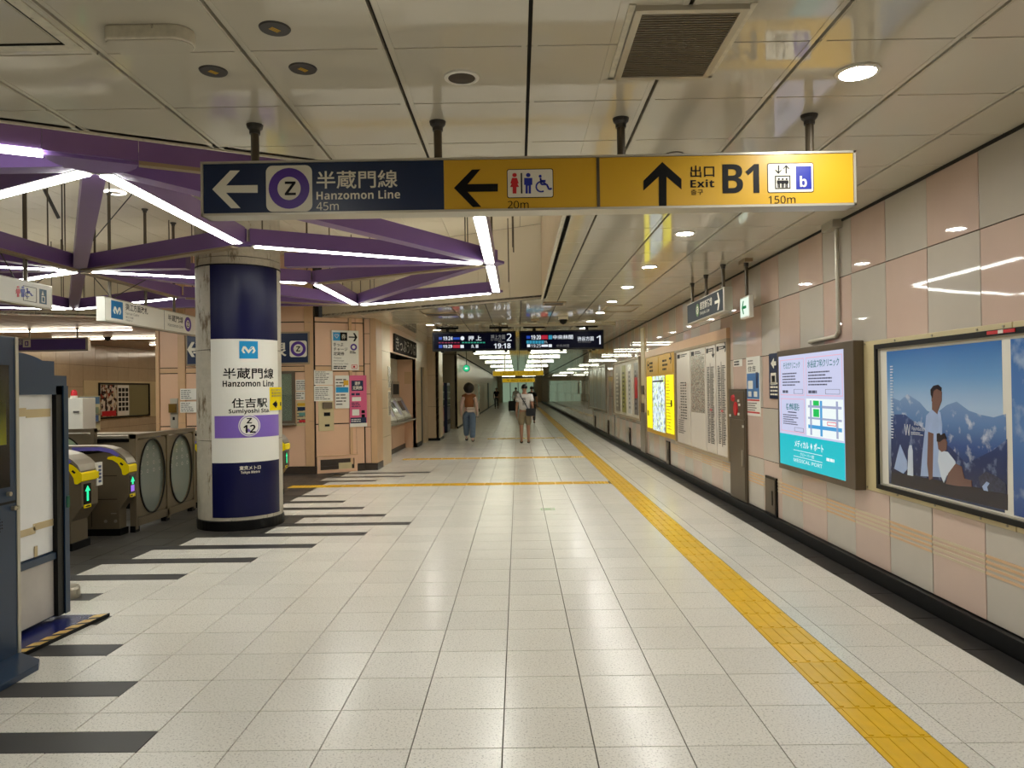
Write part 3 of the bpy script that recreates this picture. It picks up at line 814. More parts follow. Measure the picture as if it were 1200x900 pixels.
def heart_m(cx, cy, s):
    L = [(-1.0, .15), (-.75, -.55), (-.4, -.55), (0, .1), (.4, -.55), (.75, -.55), (1.0, .15), (.75, .6), (.45, .62), (.7, .1), (.55, -.15), (0, .68), (-.55, -.15), (-.7, .1), (-.45, .62), (-.75, .6)]
    return [(cx + x * s, cy + y * s * .85) for x, y in L]
cpoly(heart_m(291.7, 409.5, 8.2), M['letter'], 'emblem_mark')
ctext('半蔵門線', 262, 431, 320, 444, M['ink'], .012)
ctext('Hanzomon Line', 261.5, 445.5, 320, 453, M['ink'], .02)
ctext('住吉駅', 271.5, 466.5, 312.5, 478, M['ink'], .012)
ctext('Sumiyoshi Sta.', 268, 479, 315, 485.5, M['ink'], .02)
MB().arcwall(CC, RW, RW + .002, A0 + math.radians(5), A1, zpx(513), zpx(487), 30).build('purple_band', M['band_purple'], co)
def cdisc(cx, cy, r, m, name, rr):
    vs = [colmap(rr)(ang(cx + r * math.cos(t)), zpx(cy + r * math.sin(t))) for t in [2 * math.pi * i / 28 for i in range(28)]]
    me = bpy.data.meshes.new(name); me.from_pydata([tuple(v) for v in vs], [], [tuple(range(27, -1, -1))]); me.materials.append(m)
    return link(name, me, co)
cdisc(291.5, 499, 12.6, M['white_gloss'], 'number_disc', RW + .005)
cdisc(291.5, 499, 11.6, M['band_purple'], 'number_ring', RW + .006)
cdisc(291.5, 499, 10.7, M['white_gloss'], 'number_disc', RW + .007)
ctext('Z', 288.5, 490, 294.5, 496.3, M['ink'], .03, RW + .009)
ctext('12', 284.5, 498, 298.5, 507.5, M['ink'], .02, RW + .009)
ctext('東京メトロ', 279.5, 546, 304, 551, M['letter'], .02)
ctext('Tokyo Metro', 281, 552, 303, 556, M['letter'], .02)
notice = cpatch(315.5, 454, 329, 482, M['gate_yellow'], 'yellow_notice', CR + .004, CR + .010)
cpoly([(318, 474.5), (322.5, 470), (322.5, 472.5), (328, 472.2), (328, 477), (322.5, 477), (322.5, 479.5)], M['ink'], 'arrow', CR + .013)
for yy in (457.5, 461, 464.5): ctext('出口案内所' if yy < 460 else '乗越精算機', 317, yy - 1.3, 328, yy + 1.3, M['ink_grey'], 0, CR + .013)

# ================================================================== PURPLE TRUSS IN THE RECESS
ZT = 3.05
tr = thing('lattice_truss', 'purple painted triangular lattice of beams with white light strips under the raised ceiling', 'ceiling truss', (-2.75, 8.0, ZT))
NX, NY = 2.45, 3.95
A = Vector((-2.76, 4.86, ZT))
def node(i, j): return Vector((A.x + NX * i, A.y + NY * j, ZT))           # main nodes: i+j even
def cen_up(i, j): return Vector((A.x + NX * i, A.y + NY * j + 2.58, ZT))  # triangle (i,j),(i-1,j+1),(i+1,j+1)
def cen_dn(i, j): return Vector((A.x + NX * i, A.y + NY * j - 2.62, ZT))  # triangle (i,j),(i-1,j-1),(i+1,j-1)
BH, BW = .165, .125
def inside(p, pad=.05):
    return p.x < .405 - pad and p.y > Lf(p.x) + pad and p.y < min(Lb(p.x), 14.15 if p.x > -6.93 else 11.27 + (p.x + 12) * .578) - pad
def cut(a, b):
    a, b = Vector(a), Vector(b)
    if inside(a) and inside(b): return a, b
    pts = [a + (b - a) * t / 60 for t in range(61)]; ins = [p for p in pts if inside(p)]
    return (ins[0], ins[-1]) if len(ins) > 2 else None
def column_cut(a, b):
    """split a beam that runs into the column"""
    pts = [a + (b - a) * t / 200 for t in range(201)]
    out = [(p - Vector((CC[0], CC[1], ZT))).length > CR + .03 for p in pts]
    if all(out): return [(a, b)]
    i0 = out.index(False); i1 = 200 - out[::-1].index(False); r = []
    if i0 > 1: r.append((a, pts[i0 - 1]))
    if i1 < 199: r.append((pts[i1 + 1], b))
    return r
def beam(a, b, led=False, trim=False, w=BW):
    c = cut(a, b)
    if not c or (c[1] - c[0]).length < .3: return
    for a, b in column_cut(*c):
        d = (b - a).normalized()
        if (b - a).length < .3: continue
        a2, b2 = a + d * .07, b - d * .07
        o = MB().bar(a2, b2, w, BH).build('beam', M['purple'], tr)
        if led:
            MB().bar(a2 + d * .06 - Vector((0, 0, .012)), b2 - d * .06 - Vector((0, 0, .012)), .095, .008).build('light_strip', M['led'], tr)
            MB().bar(a2 + d * .06 + Vector((0, 0, BH)), b2 - d * .06 + Vector((0, 0, BH)), .07, .002).build('added_uplight_strip', M['added_up_led'], tr)  # uplight added on the beam tops to brighten the raised ceiling
            MB().bar(a2 + d * .03 - Vector((0, 0, .004)), b2 - d * .03 - Vector((0, 0, .004)), .115, .004).build('light_tray', M['white'], o)
        elif trim:
            MB().bar(a2 + d * .03 - Vector((0, 0, .02)), b2 - d * .03 - Vector((0, 0, .02)), .1, .02).build('trim_strip', M['tan'], o)
T = 1
MAIN = [((0, 0), (-1, 1)), ((0, 0), (1, 1)), ((-1, 1), (1, 1)), ((-1, 1), (0, 2)), ((1, 1), (0, 2)), ((-1, 1), (-2, 2)), ((-2, 2), (0, 2)),
        ((-2, 0), (-1, 1)), ((-3, 1), (-1, 1)), ((-2, 0), (0, 0)), ((-3, 1), (-2, 2)), ((-2, 0), (-3, 1)), ((-4, 2), (-2, 2)), ((-3, 1), (-4, 2))]
for p, q in MAIN: beam(node(*p), node(*q), w=.14)
C1, E_, G_, R0 = cen_up(0, 0), cen_dn(0, 2), cen_up(1, 1), cen_dn(1, 1)
K_, W1 = cen_up(-1, 1), cen_dn(-1, 1)
L1_, L2_, J1 = cen_up(-2, 0), cen_dn(-2, 2), cen_up(-3, 1)
LEDS = [(node(0, 0), C1), (C1, node(1, 1)), (node(-1, 1), E_), (E_, node(0, 2)), (node(1, 1), R0), (node(1, 1), G_), (node(0, 2), G_),
        (node(0, 0), W1), (node(-2, 0), W1), (node(-1, 1), L1_), (node(-1, 1), L2_), (K_, node(-2, 2)), (node(-2, 2), L2_), (node(-3, 1), L1_), (node(-2, 2), J1)]
TRIM = [(node(-1, 1), C1), (E_, node(1, 1)), (W1, node(-1, 1)), (node(-1, 1), K_), (K_, node(0, 2)), (L1_, node(-2, 0)), (L2_, node(-3, 1))]
for a, b in LEDS: beam(a, b, True)
for a, b in TRIM: beam(a, b, False, True)
# fascia beam along the front edge of the recess, with its half-round hub plate
f0, f1 = Vector((-2.868, 4.48, ZT)), Vector((-2.087, 4.893, ZT)); fd = (f1 - f0).normalized()
fa = lambda s: f0 + fd * s
for s0, s1, led in ((-3.2, -.003, True), (0.0, .52, False), (.523, 3.0, False)):
    o = MB().bar(fa(s0), fa(s1), .06, .36).build('fascia_beam', M['purple'], tr)
    if led: MB().bar(fa(s0) - Vector((0, 0, .03)), fa(s1) - Vector((0, 0, .03)), .07, .03).build('light_strip', M['led'], tr)
    elif s1 > 1: MB().bar(fa(s0) - Vector((0, 0, .025)), fa(s1) - Vector((0, 0, .025)), .06, .025).build('trim_strip', M['tan'], o)
fn = Vector((-fd.y, fd.x, 0)); hc0 = fa(.26)
hubp = [(hc0 + fd * (.26 * math.cos(t)) + fn * (.30 * math.sin(t))) for t in [math.pi * i / 10 for i in range(11)]]
MB().prism([(p.x, p.y) for p in hubp], Fz, ZT - .02, ZT + .07).build('hub', M['purple_light'], tr)
MB().prism([(hc0.x + (p.x - hc0.x) * .96, hc0.y + (p.y - hc0.y) * .96) for p in hubp], Fz, ZT + .07, ZT + .2).build('hub', M['purple'], tr)
def hub(p, r, k=6):
    if not inside(p): return
    c = Vector((CC[0], CC[1], ZT))
    if (p - c).length < CR: return
    MB().prism(disc_pts(p.x, p.y, r, 6), Fz, ZT + .0, ZT + .03).build('hub', M['purple'], tr)
    MB().prism(disc_pts(p.x, p.y, r * .55, 6), Fz, ZT + .03, ZT + BH).build('hub', M['purple'], tr)
nodes = [node(0, 0), node(-1, 1), node(1, 1), node(0, 2), node(-2, 2), node(-3, 1), node(-2, 0)]
cens = [C1, E_, G_, K_, W1, L1_, L2_]
for p in nodes[1:]: hub(p, .17)
for p in cens: hub(p, .10)
# hanger rods
def rods(p, r, k, a0=0.0):
    for i in range(k):
        t = a0 + 2 * math.pi * i / k; x, y = p.x + r * math.cos(t), p.y + r * math.sin(t)
        if inside(Vector((x, y, 0)), .1): MB().cyl((x, y, ZT + BH), (x, y, HH), .008, 6).build('hanger_rod', M['pole'], tr)
for p in nodes[1:5]: rods(p, .32, 6, .5)
for p in cens[:5]: rods(p, .2, 3, .3)
for a, b in ((Vector((-5.6, 9.55, HH)), node(-1, 1) + Vector((0, 0, .17))), (Vector((-3.9, 8.2, HH)), node(-1, 1) + Vector((0, 0, .17)))):
    MB().cyl(a, b, .006, 6).build('brace_wire', M['grey_dark'], tr)
p = onz(52, 222, HH); MB().cyl(p, p + Vector((.12, .1, -.35)), .022, 8).build('brace_damper', M['grey_dark'], tr)

# ================================================================== CEILING FITTINGS
def downlight(x, y, lab, grp='downlights along the right side of the ceiling'):
    t = thing('downlight', lab, 'ceiling light', (x, y, HC - .012), grp)
    MB().lathe((x, y, HC - .012), [(.088, .012), (.098, .012), (.098, .004), (.08, 0), (.078, .01)], 28).build('rim', M['white'], t)
    b = MB(); b.add([(x + .079 * math.cos(a), y + .079 * math.sin(a), HC - .004) for a in [2 * math.pi * i / 24 for i in range(24)]], [tuple(range(23, -1, -1))])
    b.build('lens', M['down'], t)
DL = [3.42, 5.2, 6.96, 8.85, 10.6, 12.36, 14.15, 15.95, 17.75, 19.55, 21.4]
DN = ['round lit downlight in the ceiling to the right of the long sign', 'round lit downlight hidden above the long sign', 'first downlight seen beyond the long sign, above the wall with the screen',
      'second downlight seen beyond the long sign', 'third downlight seen beyond the long sign', 'fourth downlight beyond the long sign', 'fifth downlight beyond the long sign, before the departure boards']
for i, y in enumerate(DL):
    downlight(1.585, y, DN[i] if i < 7 else 'small round downlight in the ceiling behind the departure boards, %s of four' % ('nearest', 'second', 'third', 'farthest')[i - 7])
for y, nth in zip((-4.0, -2.0, -.2, 1.6), ('fourth', 'third', 'second', 'first')):  # unseen: right row continues the visible lamps, left row added to light the scene
    for x, sd in ((1.585, 'right'), (-1.6, 'left')): downlight(x, y, '%s downlight of the %s row in the ceiling behind the viewpoint' % (nth, sd))
for x, y, nth in ((-1.9, 16.2, 'nearer'), (-1.9, 17.6, 'farther')): downlight(x, y, nth + ' small downlight over the ticket machine alcove front', 'downlights by the ticket machines')
# return-air grille
vg = thing('air_vent', 'square dark slatted air grille in the ceiling above the yellow sign', 'vent', (.707, 3.115, HC - .02))
frD = F((0, 0, HC), (1, 0, 0), (0, -1, 0))
frame_bars(frD, .466, -3.425, .896, -2.795, .028, 0, .02, 'vent_frame', M['alu'], vg)
MB().rect(frD, .492, -3.40, .87, -2.825, .0, .002).build('vent_back', M['ink'], vg)
b = MB()
for i in range(30):
    y = 2.835 + i * .0192
    b.box(.494, y, HC - .016, .868, y + .009, HC - .011)
b.build('vent_slats', mat('vent_slat', (112, 102, 84), .5), vg, kind='stuff')
for s in (.44, .898): MB().rect(frD, s, -3.45, s + .024, -2.78, 0, .006).build('vent_edge', M['ceil_lip'], vg)
MB().rect(frD, .44, -3.45, .92, -3.427, 0, .006).build('vent_edge', M['ceil_lip'], vg)
# small round cover plates, speaker, detectors
for px, py, lb in ((322, 33, 'round dark cover plate in the ceiling, nearest to the pale box lamp'), (250, 83, 'round dark cover plate in the ceiling beyond the pale box lamp'), (355, 80, 'round dark cover plate in the ceiling, closest to the speaker')):
    p = onz(px, py, HC); t = thing('cover_plate', lb, 'ceiling plate', (p.x, p.y, HC - .006), 'round plates in the front ceiling')
    MB().lathe((p.x, p.y, HC), [(0, -.006), (.058, -.006), (.062, 0)], 24).build('plate', M['grey_dark'], t)
    b = MB()
    for k in range(3): b.rect(F((p.x, p.y, HC), (.8, -.6, 0), (-.6, -.8, 0)), -.012 + .009 * k, -.02, -.007 + .009 * k, .02, .005, .0072)
    b.build('print_lines', M['sign_yellow'], t)
p = onz(541, 90, HC); t = thing('ceiling_speaker', 'round brown speaker with white rim in the middle of the front ceiling', 'speaker', (p.x, p.y, HC - .01))
MB().lathe((p.x, p.y, HC), [(.062, -.008), (.068, -.012), (.080, -.008), (.082, 0)], 28).build('rim', M['white'], t)
MB().lathe((p.x, p.y, HC), [(0, -.01), (.063, -.008)], 28).build('speaker_mesh', M['kick'], t)
p = onz(175, 40, HC); t = thing('emergency_lamp', 'pale oblong box lamp on the ceiling at the upper left', 'ceiling lamp', (p.x, p.y, HC - .05))
pts = [(-1.58, 2.86), (-1.335, 2.86)] + [(-1.335 + .07 * math.cos(a), 2.93 + .07 * math.sin(a)) for a in [-math.pi / 2 + math.pi * i / 8 for i in range(1, 8)]] + [(-1.335, 3.0), (-1.58, 3.0), (-1.595, 2.985), (-1.595, 2.875)]
MB().prism(pts, Fz, HC - .055, HC).build('lamp_body', M['ceil_lip'], t, .008)
MB().prism([(x * .97 - .045, 2.93 + (y - 2.93) * .86) for x, y in pts], Fz, HC - .06, HC - .053).build('lamp_lens', M['ceil'], t)
for px, py, r, lb in ((790, 181, .05, 'white round smoke detector on the ceiling just above the up arrow of the sign'), (560, 186, .03, 'small round detector on the ceiling just above the restroom arrow')):
    p = onz(px, py, HC); t = thing('smoke_detector', lb, 'smoke detector', (p.x, p.y, HC - .03))
    MB().lathe((p.x, p.y, HC), [(0, -.035), (r * .6, -.033), (r, -.018), (r * 1.05, 0)], 24).build('detector_body', M['white'], t, smooth=True)
    MB().lathe((p.x, p.y, HC), [(r * 1.05, -.004), (r * 1.2, -.003), (r * 1.2, 0)], 24).build('detector_base', M['pole'], t)
# access hatch, upper left
ha = thing('access_hatch', 'square access hatch with worn edges in the ceiling at the far upper left', 'hatch', (-2.2, 2.6, HC - .004))
frame_bars(frD, -2.45, -3.06, -1.78, -2.3, .05, 0, .006, 'hatch_frame', M['ceil_lip'], ha)
frame_bars(frD, -2.40, -3.01, -1.83, -2.35, .006, 0, .007, 'hatch_seam', M['ceil_gap'], ha)
MB().rect(frD, -2.38, -2.99, -1.85, -2.37, 0, .004).build('hatch_cover', M['ceil'], ha)
# slots in the middle ceiling, dome camera
for x0, y0, x1, y1, lb in ((-1.75, 12.9 + .9, -1.1, 14.25, 'dark slot vent in the ceiling before the ticket machines'), (.44, 12.3, .82, 12.75, 'dark slot vent in the ceiling beside the corner of the raised ceiling')):
    t = thing('slot_vent', lb, 'vent', ((x0 + x1) / 2, (y0 + y1) / 2, HC - .02))
    frame_bars(frD, x0, -y1, x1, -y0, .03, 0, .015, 'vent_frame', M['tan'], t)
    MB().rect(frD, x0 + .03, -y1 + .03, x1 - .03, -y0 - .03, 0, .006).build('vent_back', M['kick'], t)
p0, p1 = onz(706, 362, HC), onz(753, 357, HC)
t = thing('ceiling_hatch', 'flat rectangular hatch in the ceiling above the departure boards', 'hatch', (1.7, 13.2, HC - .004))
frame_bars(frD, p0.x, -p0.y - .5, p1.x, -p0.y + .55, .03, 0, .012, 'hatch_frame', M['tan'], t)
MB().rect(frD, p0.x + .03, -p0.y - .47, p1.x - .03, -p0.y + .52, 0, .004).build('hatch_cover', M['ceil'], t)
p = onz(660, 371, HC); t = thing('dome_camera', 'small black dome camera on the ceiling above the right departure board', 'camera', (p.x, p.y, HC - .15))
MB().cyl((p.x, p.y, HC - .06), (p.x, p.y, HC), .1, 18).build('housing', M['white'], t)
MB().lathe((p.x, p.y, HC - .06), [(.085, 0), (.075, -.05), (.045, -.085), (0, -.1)], 16).build('dome', M['ink'], t, smooth=True)
p = onz(627, 374, HC); t = thing('sprinkler', 'small sprinkler head in the ceiling between the departure boards', 'sprinkler', (p.x, p.y, HC - .05))
MB().lathe((p.x, p.y, HC), [(.09, 0), (.08, -.03), (.03, -.04), (.03, -.07), (.06, -.075), (0, -.08)], 14).build('sprinkler_head', M['tan'], t)
p = onz(135, 225, HH); t = thing('ring_lamp', 'round recessed lamp with bright ring in the raised ceiling', 'ceiling light', (p.x, p.y, HH - .02))
MB().lathe((p.x, p.y, HH), [(.07, -.01), (.1, -.02), (.13, -.01), (.13, 0)], 24).build('rim', emat('ring_glow', C_LED, 4), t)
MB().lathe((p.x, p.y, HH), [(0, -.008), (.07, -.01)], 24).build('lamp_cover', M['beige'], t)
# ================================================================== RIGHT WALL FITTINGS
R_ = FR(XW)
def rwbox(y0, y1, z0, z1, n0, n1, name, m, root, bevel=0.0, **kw): return MB().rect(R_, -y1, z0, -y0, z1, n0, n1).build(name, m, root, bevel, **kw)
# advertising board with two posters
ad = thing('poster_board', 'cream wall board with a black frame holding two blue mountain posters at the right edge', 'poster board', (XW, 4.4, .7))
rwbox(4.28, 6.18, .70, 1.905, 0, .012, 'backing_board', M['cream'], ad, .003)
rwbox(2.3, 4.27, .70, 1.905, 0, .012, 'backing_board', M['cream'], ad, .003)
frame_bars(R_, -5.865, .74, -2.6, 1.867, .035, .012, .045, 'black_frame', M['black'], ad)
frame_bars(R_, -5.832, .774, -2.62, 1.834, .01, .012, .03, 'inner_frame', M['alu'], ad)
rwbox(2.64, 5.82, .785, 1.82, .012, .016, 'white_mount', M['white'], ad)
for y in (6.08, 5.6, 5.1, 4.6, 4.35):
    for z in (.722, 1.885): MB().cyl(R_.p(-y, z, .012), R_.p(-y, z, .018), .008, 8).build('screw', M['steel'], ad)
P1 = FR(XW - .017)
zz0, zz1 = .795, 1.805
po = rwbox(4.365, 5.72, zz0, zz1, .016, .0175, 'poster', sheet_mat('poster_sky', [(0, (24, 40, 78)), (.42, (176, 196, 220)), (.6, (168, 196, 226)), (.8, (104, 156, 208)), (1, (50, 112, 182))], None, zz0, zz1), ad)
def pc_(cx, cy): return (1020 + cx / 3.461, 370 + cy / 3.461)
def layer(name, pts, m, k): return ppoly(P1, [pc_(*p) for p in pts], 0, .0006 + .0006 * k, name, m, po)
mt = sheet_mat('poster_mountain', [(0, (36, 56, 104)), (.3, (56, 88, 146)), (.6, (96, 134, 186)), (1, (130, 160, 202))], None, 1.0, 1.5, 11, (206, 216, 230))
mf = sheet_mat('poster_ridge', [(0, (30, 40, 78)), (1, (58, 84, 138))], None, .9, 1.4, 12, (120, 140, 178))
m_dark = mat('poster_rock', (34, 32, 44), .2, noise=.3, scale=40); m_shirt = mat('poster_shirt', (160, 182, 222), .2, noise=.06, scale=12)
m_skin = mat('poster_skin', (116, 86, 80), .2); m_hair = mat('poster_hair', (26, 26, 38), .2); m_pale = mat('poster_pale', (206, 218, 234), .2); m_bagp = mat('poster_bag', (52, 60, 84), .2, noise=.3, scale=60)
layer('printed_mountains', [(84, 330), (120, 345), (150, 318), (200, 350), (230, 385), (262, 400), (310, 362), (350, 348), (400, 385), (450, 402), (500, 412), (550, 398), (555, 780), (84, 640)], mt, 0)
layer('printed_ridge', [(84, 400), (140, 400), (230, 470), (320, 530), (390, 600), (430, 580), (500, 545), (555, 500), (556, 790), (86, 660)], mf, 1)
layer('printed_rock', [(86, 632), (210, 655), (400, 690), (480, 705), (557, 725), (557, 790), (86, 680)], m_dark, 3)
layer('printed_shirt', [(228, 405), (258, 372), (285, 392), (292, 440), (290, 560), (292, 655), (205, 650), (212, 560), (222, 470)], m_shirt, 4)
layer('printed_arm', [(236, 470), (258, 478), (254, 660), (240, 668), (232, 600)], m_skin, 5)
layer('printed_neck', [(252, 352), (278, 372), (274, 400), (252, 380)], m_skin, 5)
layer('printed_face', [(250, 310), (262, 290), (280, 288), (291, 310), (290, 345), (278, 378), (262, 370), (250, 345)], m_skin, 6)
layer('printed_hair', [(247, 320), (246, 300), (258, 284), (276, 280), (290, 292), (289, 306), (272, 296), (258, 306), (254, 335)], m_hair, 7)
layer('printed_child_shirt', [(280, 545), (315, 552), (345, 590), (350, 620), (312, 648), (300, 678), (288, 650), (276, 590)], m_pale, 6)
layer('printed_child_head', [(274, 505), (284, 486), (304, 490), (313, 515), (310, 545), (292, 553), (278, 540)], m_skin, 7)
layer('printed_child_hair', [(272, 510), (272, 478), (282, 476), (288, 484), (302, 476), (312, 500), (300, 500), (284, 512)], m_hair, 8)
layer('printed_child_legs', [(318, 640), (348, 600), (372, 612), (384, 660), (412, 668), (414, 694), (350, 690), (308, 682)], m_skin, 7)
layer('printed_bottle', [(155, 545), (160, 525), (168, 525), (173, 548), (175, 650), (152, 646)], m_pale, 5)
layer('printed_cap', [(98, 620), (112, 560), (122, 522), (150, 590), (152, 622), (135, 640)], m_shirt, 5)
layer('printed_bag', [(440, 655), (470, 632), (520, 655), (550, 680), (555, 722), (505, 715), (460, 706), (448, 690)], m_bagp, 5)
layer('printed_cloth', [(456, 692), (474, 672), (486, 680), (476, 694), (480, 712), (462, 708)], m_shirt, 6)
def pcb(x0, y0, x1, y1): a, b = pc_(x0, y0), pc_(x1, y1); return (a[0], a[1], b[0], b[1])
ptext(P1, 'W', pcb(142, 440, 166, 485), m_pale, po, .007)
ptext(P1, 'Walker', pcb(180, 428, 220, 446), m_pale, po, .007); ptext(P1, 'Foundation', pcb(172, 450, 226, 466), m_pale, po, .007)
lines(P1, *P1.rect(*pcb(168, 472, 228, 486)), 2, m_pale, po, .007, seed=4)
lines(P1, *P1.rect(*pcb(84, 200, 98, 500)), 26, m_pale, po, .004, seed=5)
rwbox(2.66, 4.285, zz0, zz1, .016, .0175, 'poster', sheet_mat('poster_two', [(0, (40, 74, 140)), (.5, (92, 132, 188)), (1, (60, 110, 176))], None, zz0, zz1, 5, (170, 190, 214)), ad)
rwbox(4.2, 4.45, 1.842, 1.862, .046, .049, 'red_sticker', M['red'], ad); rwbox(4.30, 4.345, 1.842, 1.862, .0485, .051, 'white_sticker', M['white'], ad)

# digital signboard
dg_ = thing('digital_signboard', 'lit wall-mounted digital signboard with white panels and cyan footer in a brown casing', 'screen', (XW, 7.0, .69))
D = FR(2.75)
MB().rect(D, -7.89, .69, -6.10, 1.92, -.086, 0).build('casing', M['bronze'], dg_, .006)
dl, dr, dt, db = -7.835, -6.285, 1.858, .745
scr = MB().rect(D, dl, db, dr, dt, -.002, .002).build('screen', emat('screen_lavender', (214, 218, 250), .92), dg_)
q = lambda s, t: (dl + (dr - dl) * s, dt + (db - dt) * t)
def dq(s0, t0, s1, t1): a, b = q(s0, t1), q(s1, t0); return a[0], a[1], b[0], b[1]
e_cyan = emat('screen_cyan', (0, 208, 222), .85); e_teal = emat('screen_teal', (10, 130, 140), .75); e_grey = emat('screen_grey', (100, 104, 130), .6); e_pink = emat('screen_pink', (240, 170, 190), 1)
e_white = emat('screen_white', (245, 255, 255), 1.0); e_green = emat('screen_green', (20, 200, 90), 1); e_blue = emat('screen_blue', (70, 160, 220), 1); e_road = emat('screen_road', (170, 180, 214), .9); e_red = emat('screen_red', (230, 40, 90), 1)
MB().rect(D, *dq(0, .715, 1, 1), .002, .003).build('cyan_footer', e_cyan, scr)
for bx in ((.03, .035, .44, .36), (.475, .035, .985, .36), (.03, .39, .44, .69)):
    u0, v0, u1, v1 = dq(*bx); frame_bars(D, u0, v0, u1, v1, .006, .002, .003, 'panel_outline', e_pink, scr)
for s, bx in (('そえだクリニック', (.09, .06, .38, .12)), ('水谷皮フ科クリニック', (.50, .06, .95, .125)), ('桂 歯科医院', (.13, .43, .36, .495))):
    text(D, s, *dq(*bx), e_teal, scr, .004, .02)
for i, bx in enumerate(((.07, .15, .41, .28), (.51, .15, .95, .28), (.07, .53, .41, .63))): lines(D, *dq(*bx), 5, e_grey, scr, .004, seed=10 + i)
for bx in ((.07, .31, .2, .345), (.51, .31, .68, .345), (.16, .505, .36, .52)): lines(D, *dq(*bx), 1, e_grey, scr, .004, .7, seed=33)
for bx in ((.27, .305, .42, .345), (.76, .305, .95, .345), (.27, .645, .42, .68)):
    u0, v0, u1, v1 = dq(*bx); frame_bars(D, u0, v0, u1, v1, .003, .002, .004, 'button_outline', e_grey, scr)
MB().rect(D, *dq(.47, .385, .99, .70), .002, .003).build('map_panel', e_white, scr)
for bx, m in (((.68, .4, .71, .69), e_blue), ((.50, .605, .97, .635), e_blue), ((.53, .4, .555, .69), e_road), ((.9, .4, .925, .69), e_road), ((.5, .44, .97, .46), e_road), ((.5, .54, .97, .556), e_road), ((.58, .40, .665, .44), e_green), ((.58, .47, .665, .535), e_green)):
    MB().rect(D, *dq(*bx), .003, .0045).build('map_block', m, scr)
u0, v0, u1, v1 = dq(.78, .565, .9, .595); frame_bars(D, u0, v0, u1, v1, .006, .003, .005, 'map_tag', e_red, scr)
text(D, 'メディカル', *dq(.27, .755, .5, .82), e_white, scr, .005, .02); text(D, 'ポート', *dq(.58, .755, .72, .82), e_white, scr, .005, .02)
u, v = q(.54, .79); MB().prism([(u - .02, v), (u, v - .03), (u + .02, v), (u, v + .03)], D, .003, .005).build('emblem', e_white, scr)
for t_ in (.845, .90): MB().rect(D, *dq(.25, t_, .7, t_ + .004), .003, .005).build('rule', e_white, scr)
text(D, 'クローバー館', *dq(.36, .86, .58, .89), e_white, scr, .005); text(D, 'MEDICAL PORT', *dq(.25, .92, .7, .95), e_white, scr, .005); lines(D, *dq(.76, .85, .93, .885), 1, e_white, scr, .005, .7, seed=3)

# conduit above the signboard
t = thing('cable_conduit', 'grey cable conduit running down the tiled wall to the digital signboard', 'conduit', (XW, 6.55, 1.95))
MB().tube([(2.825, 6.55, 2.95), (2.825, 6.55, 2.02), (2.825, 6.6, 1.985), (2.825, 7.2, 1.975)], .018, 8).build('pipe', M['alu'], t)
MB().box(2.76, 6.48, 2.93, 2.85, 6.72, 3.0).build('junction_box', M['alu'], t, .008)
# navy restroom direction plate
t = thing('wall_sign', 'narrow navy sign with white arrow and symbols, half behind the digital signboard', 'sign', (XW, 8.2, 1.41))
rwbox(7.75, 8.40, 1.41, 1.915, 0, .015, 'plate', M['navy'], t)
MB().prism([R_.uv(*p) for p in ((905, 426), (908.5, 419.5), (908.5, 423.5), (911, 423.2), (911, 428), (908.5, 428.5), (908.5, 432))], R_, .015, .017).build('arrow', M['letter'], t)
u0, v0, u1, v1 = R_.rect(905, 437, 911, 451); MB().rect(R_, u0, v0, u1, v1, .015, .017).build('pictogram_panel', M['letter'], t)
MB().rect(R_, u0 + .03, v0 + .03, u1 - .03, v1 - .03, .017, .018).build('pictogram', M['ink'], t)
lines(R_, -8.36, 1.44, -7.9, 1.6, 4, M['letter'], t, .017, seed=8)
# paper notices
t = thing('wall_poster', 'white and blue paper poster taped to the tiles beside the fire hydrant cabinet', 'poster', (XW, 9.0, 1.2))
rwbox(8.75, 9.27, 1.195, 1.91, 0, .003, 'sheet', M['white_gloss'], t)
for a, b_, m in ((1.62, 1.70, M['logo_blue']),): pass
rwbox(8.78, 9.25, 1.40, 1.71, .003, .004, 'blue_block', mat('poster_blue', (70, 120, 176), .3), t)
for y0, y1, z0, z1 in ((9.02, 9.2, 1.52, 1.62), (9.08, 9.2, 1.425, 1.49), (8.86, 8.98, 1.425, 1.49)): rwbox(y0, y1, z0, z1, .004, .005, 'white_block', M['white_gloss'], t)
rwbox(8.82, 8.90, 1.53, 1.72, .004, .006, 'dark_block', mat('poster_dark_blue', (30, 50, 90), .3), t)
rwbox(8.78, 9.25, 1.375, 1.392, .003, .004, 'red_line', M['red'], t); rwbox(8.78, 9.25, 1.225, 1.245, .003, .004, 'red_line', M['red'], t)
text(R_, '住吉', -9.2, 1.73, -8.9, 1.80, M['ink'], t, .004, .01); lines(R_, -9.2, 1.81, -8.95, 1.88, 2, M['ink_grey'], t, .004, seed=5); lines(R_, -9.24, 1.25, -8.8, 1.36, 4, M['ink_grey'], t, .004, seed=6)
t = thing('wall_notice', 'small white notice high on the tiles above the fire hydrant cabinet', 'notice', (XW, 9.6, 1.81))
rwbox(9.44, 9.81, 1.81, 1.90, 0, .003, 'sheet', M['white_gloss'], t); lines(R_, -9.78, 1.82, -9.47, 1.89, 2, M['ink'], t, .004, .6, seed=9)
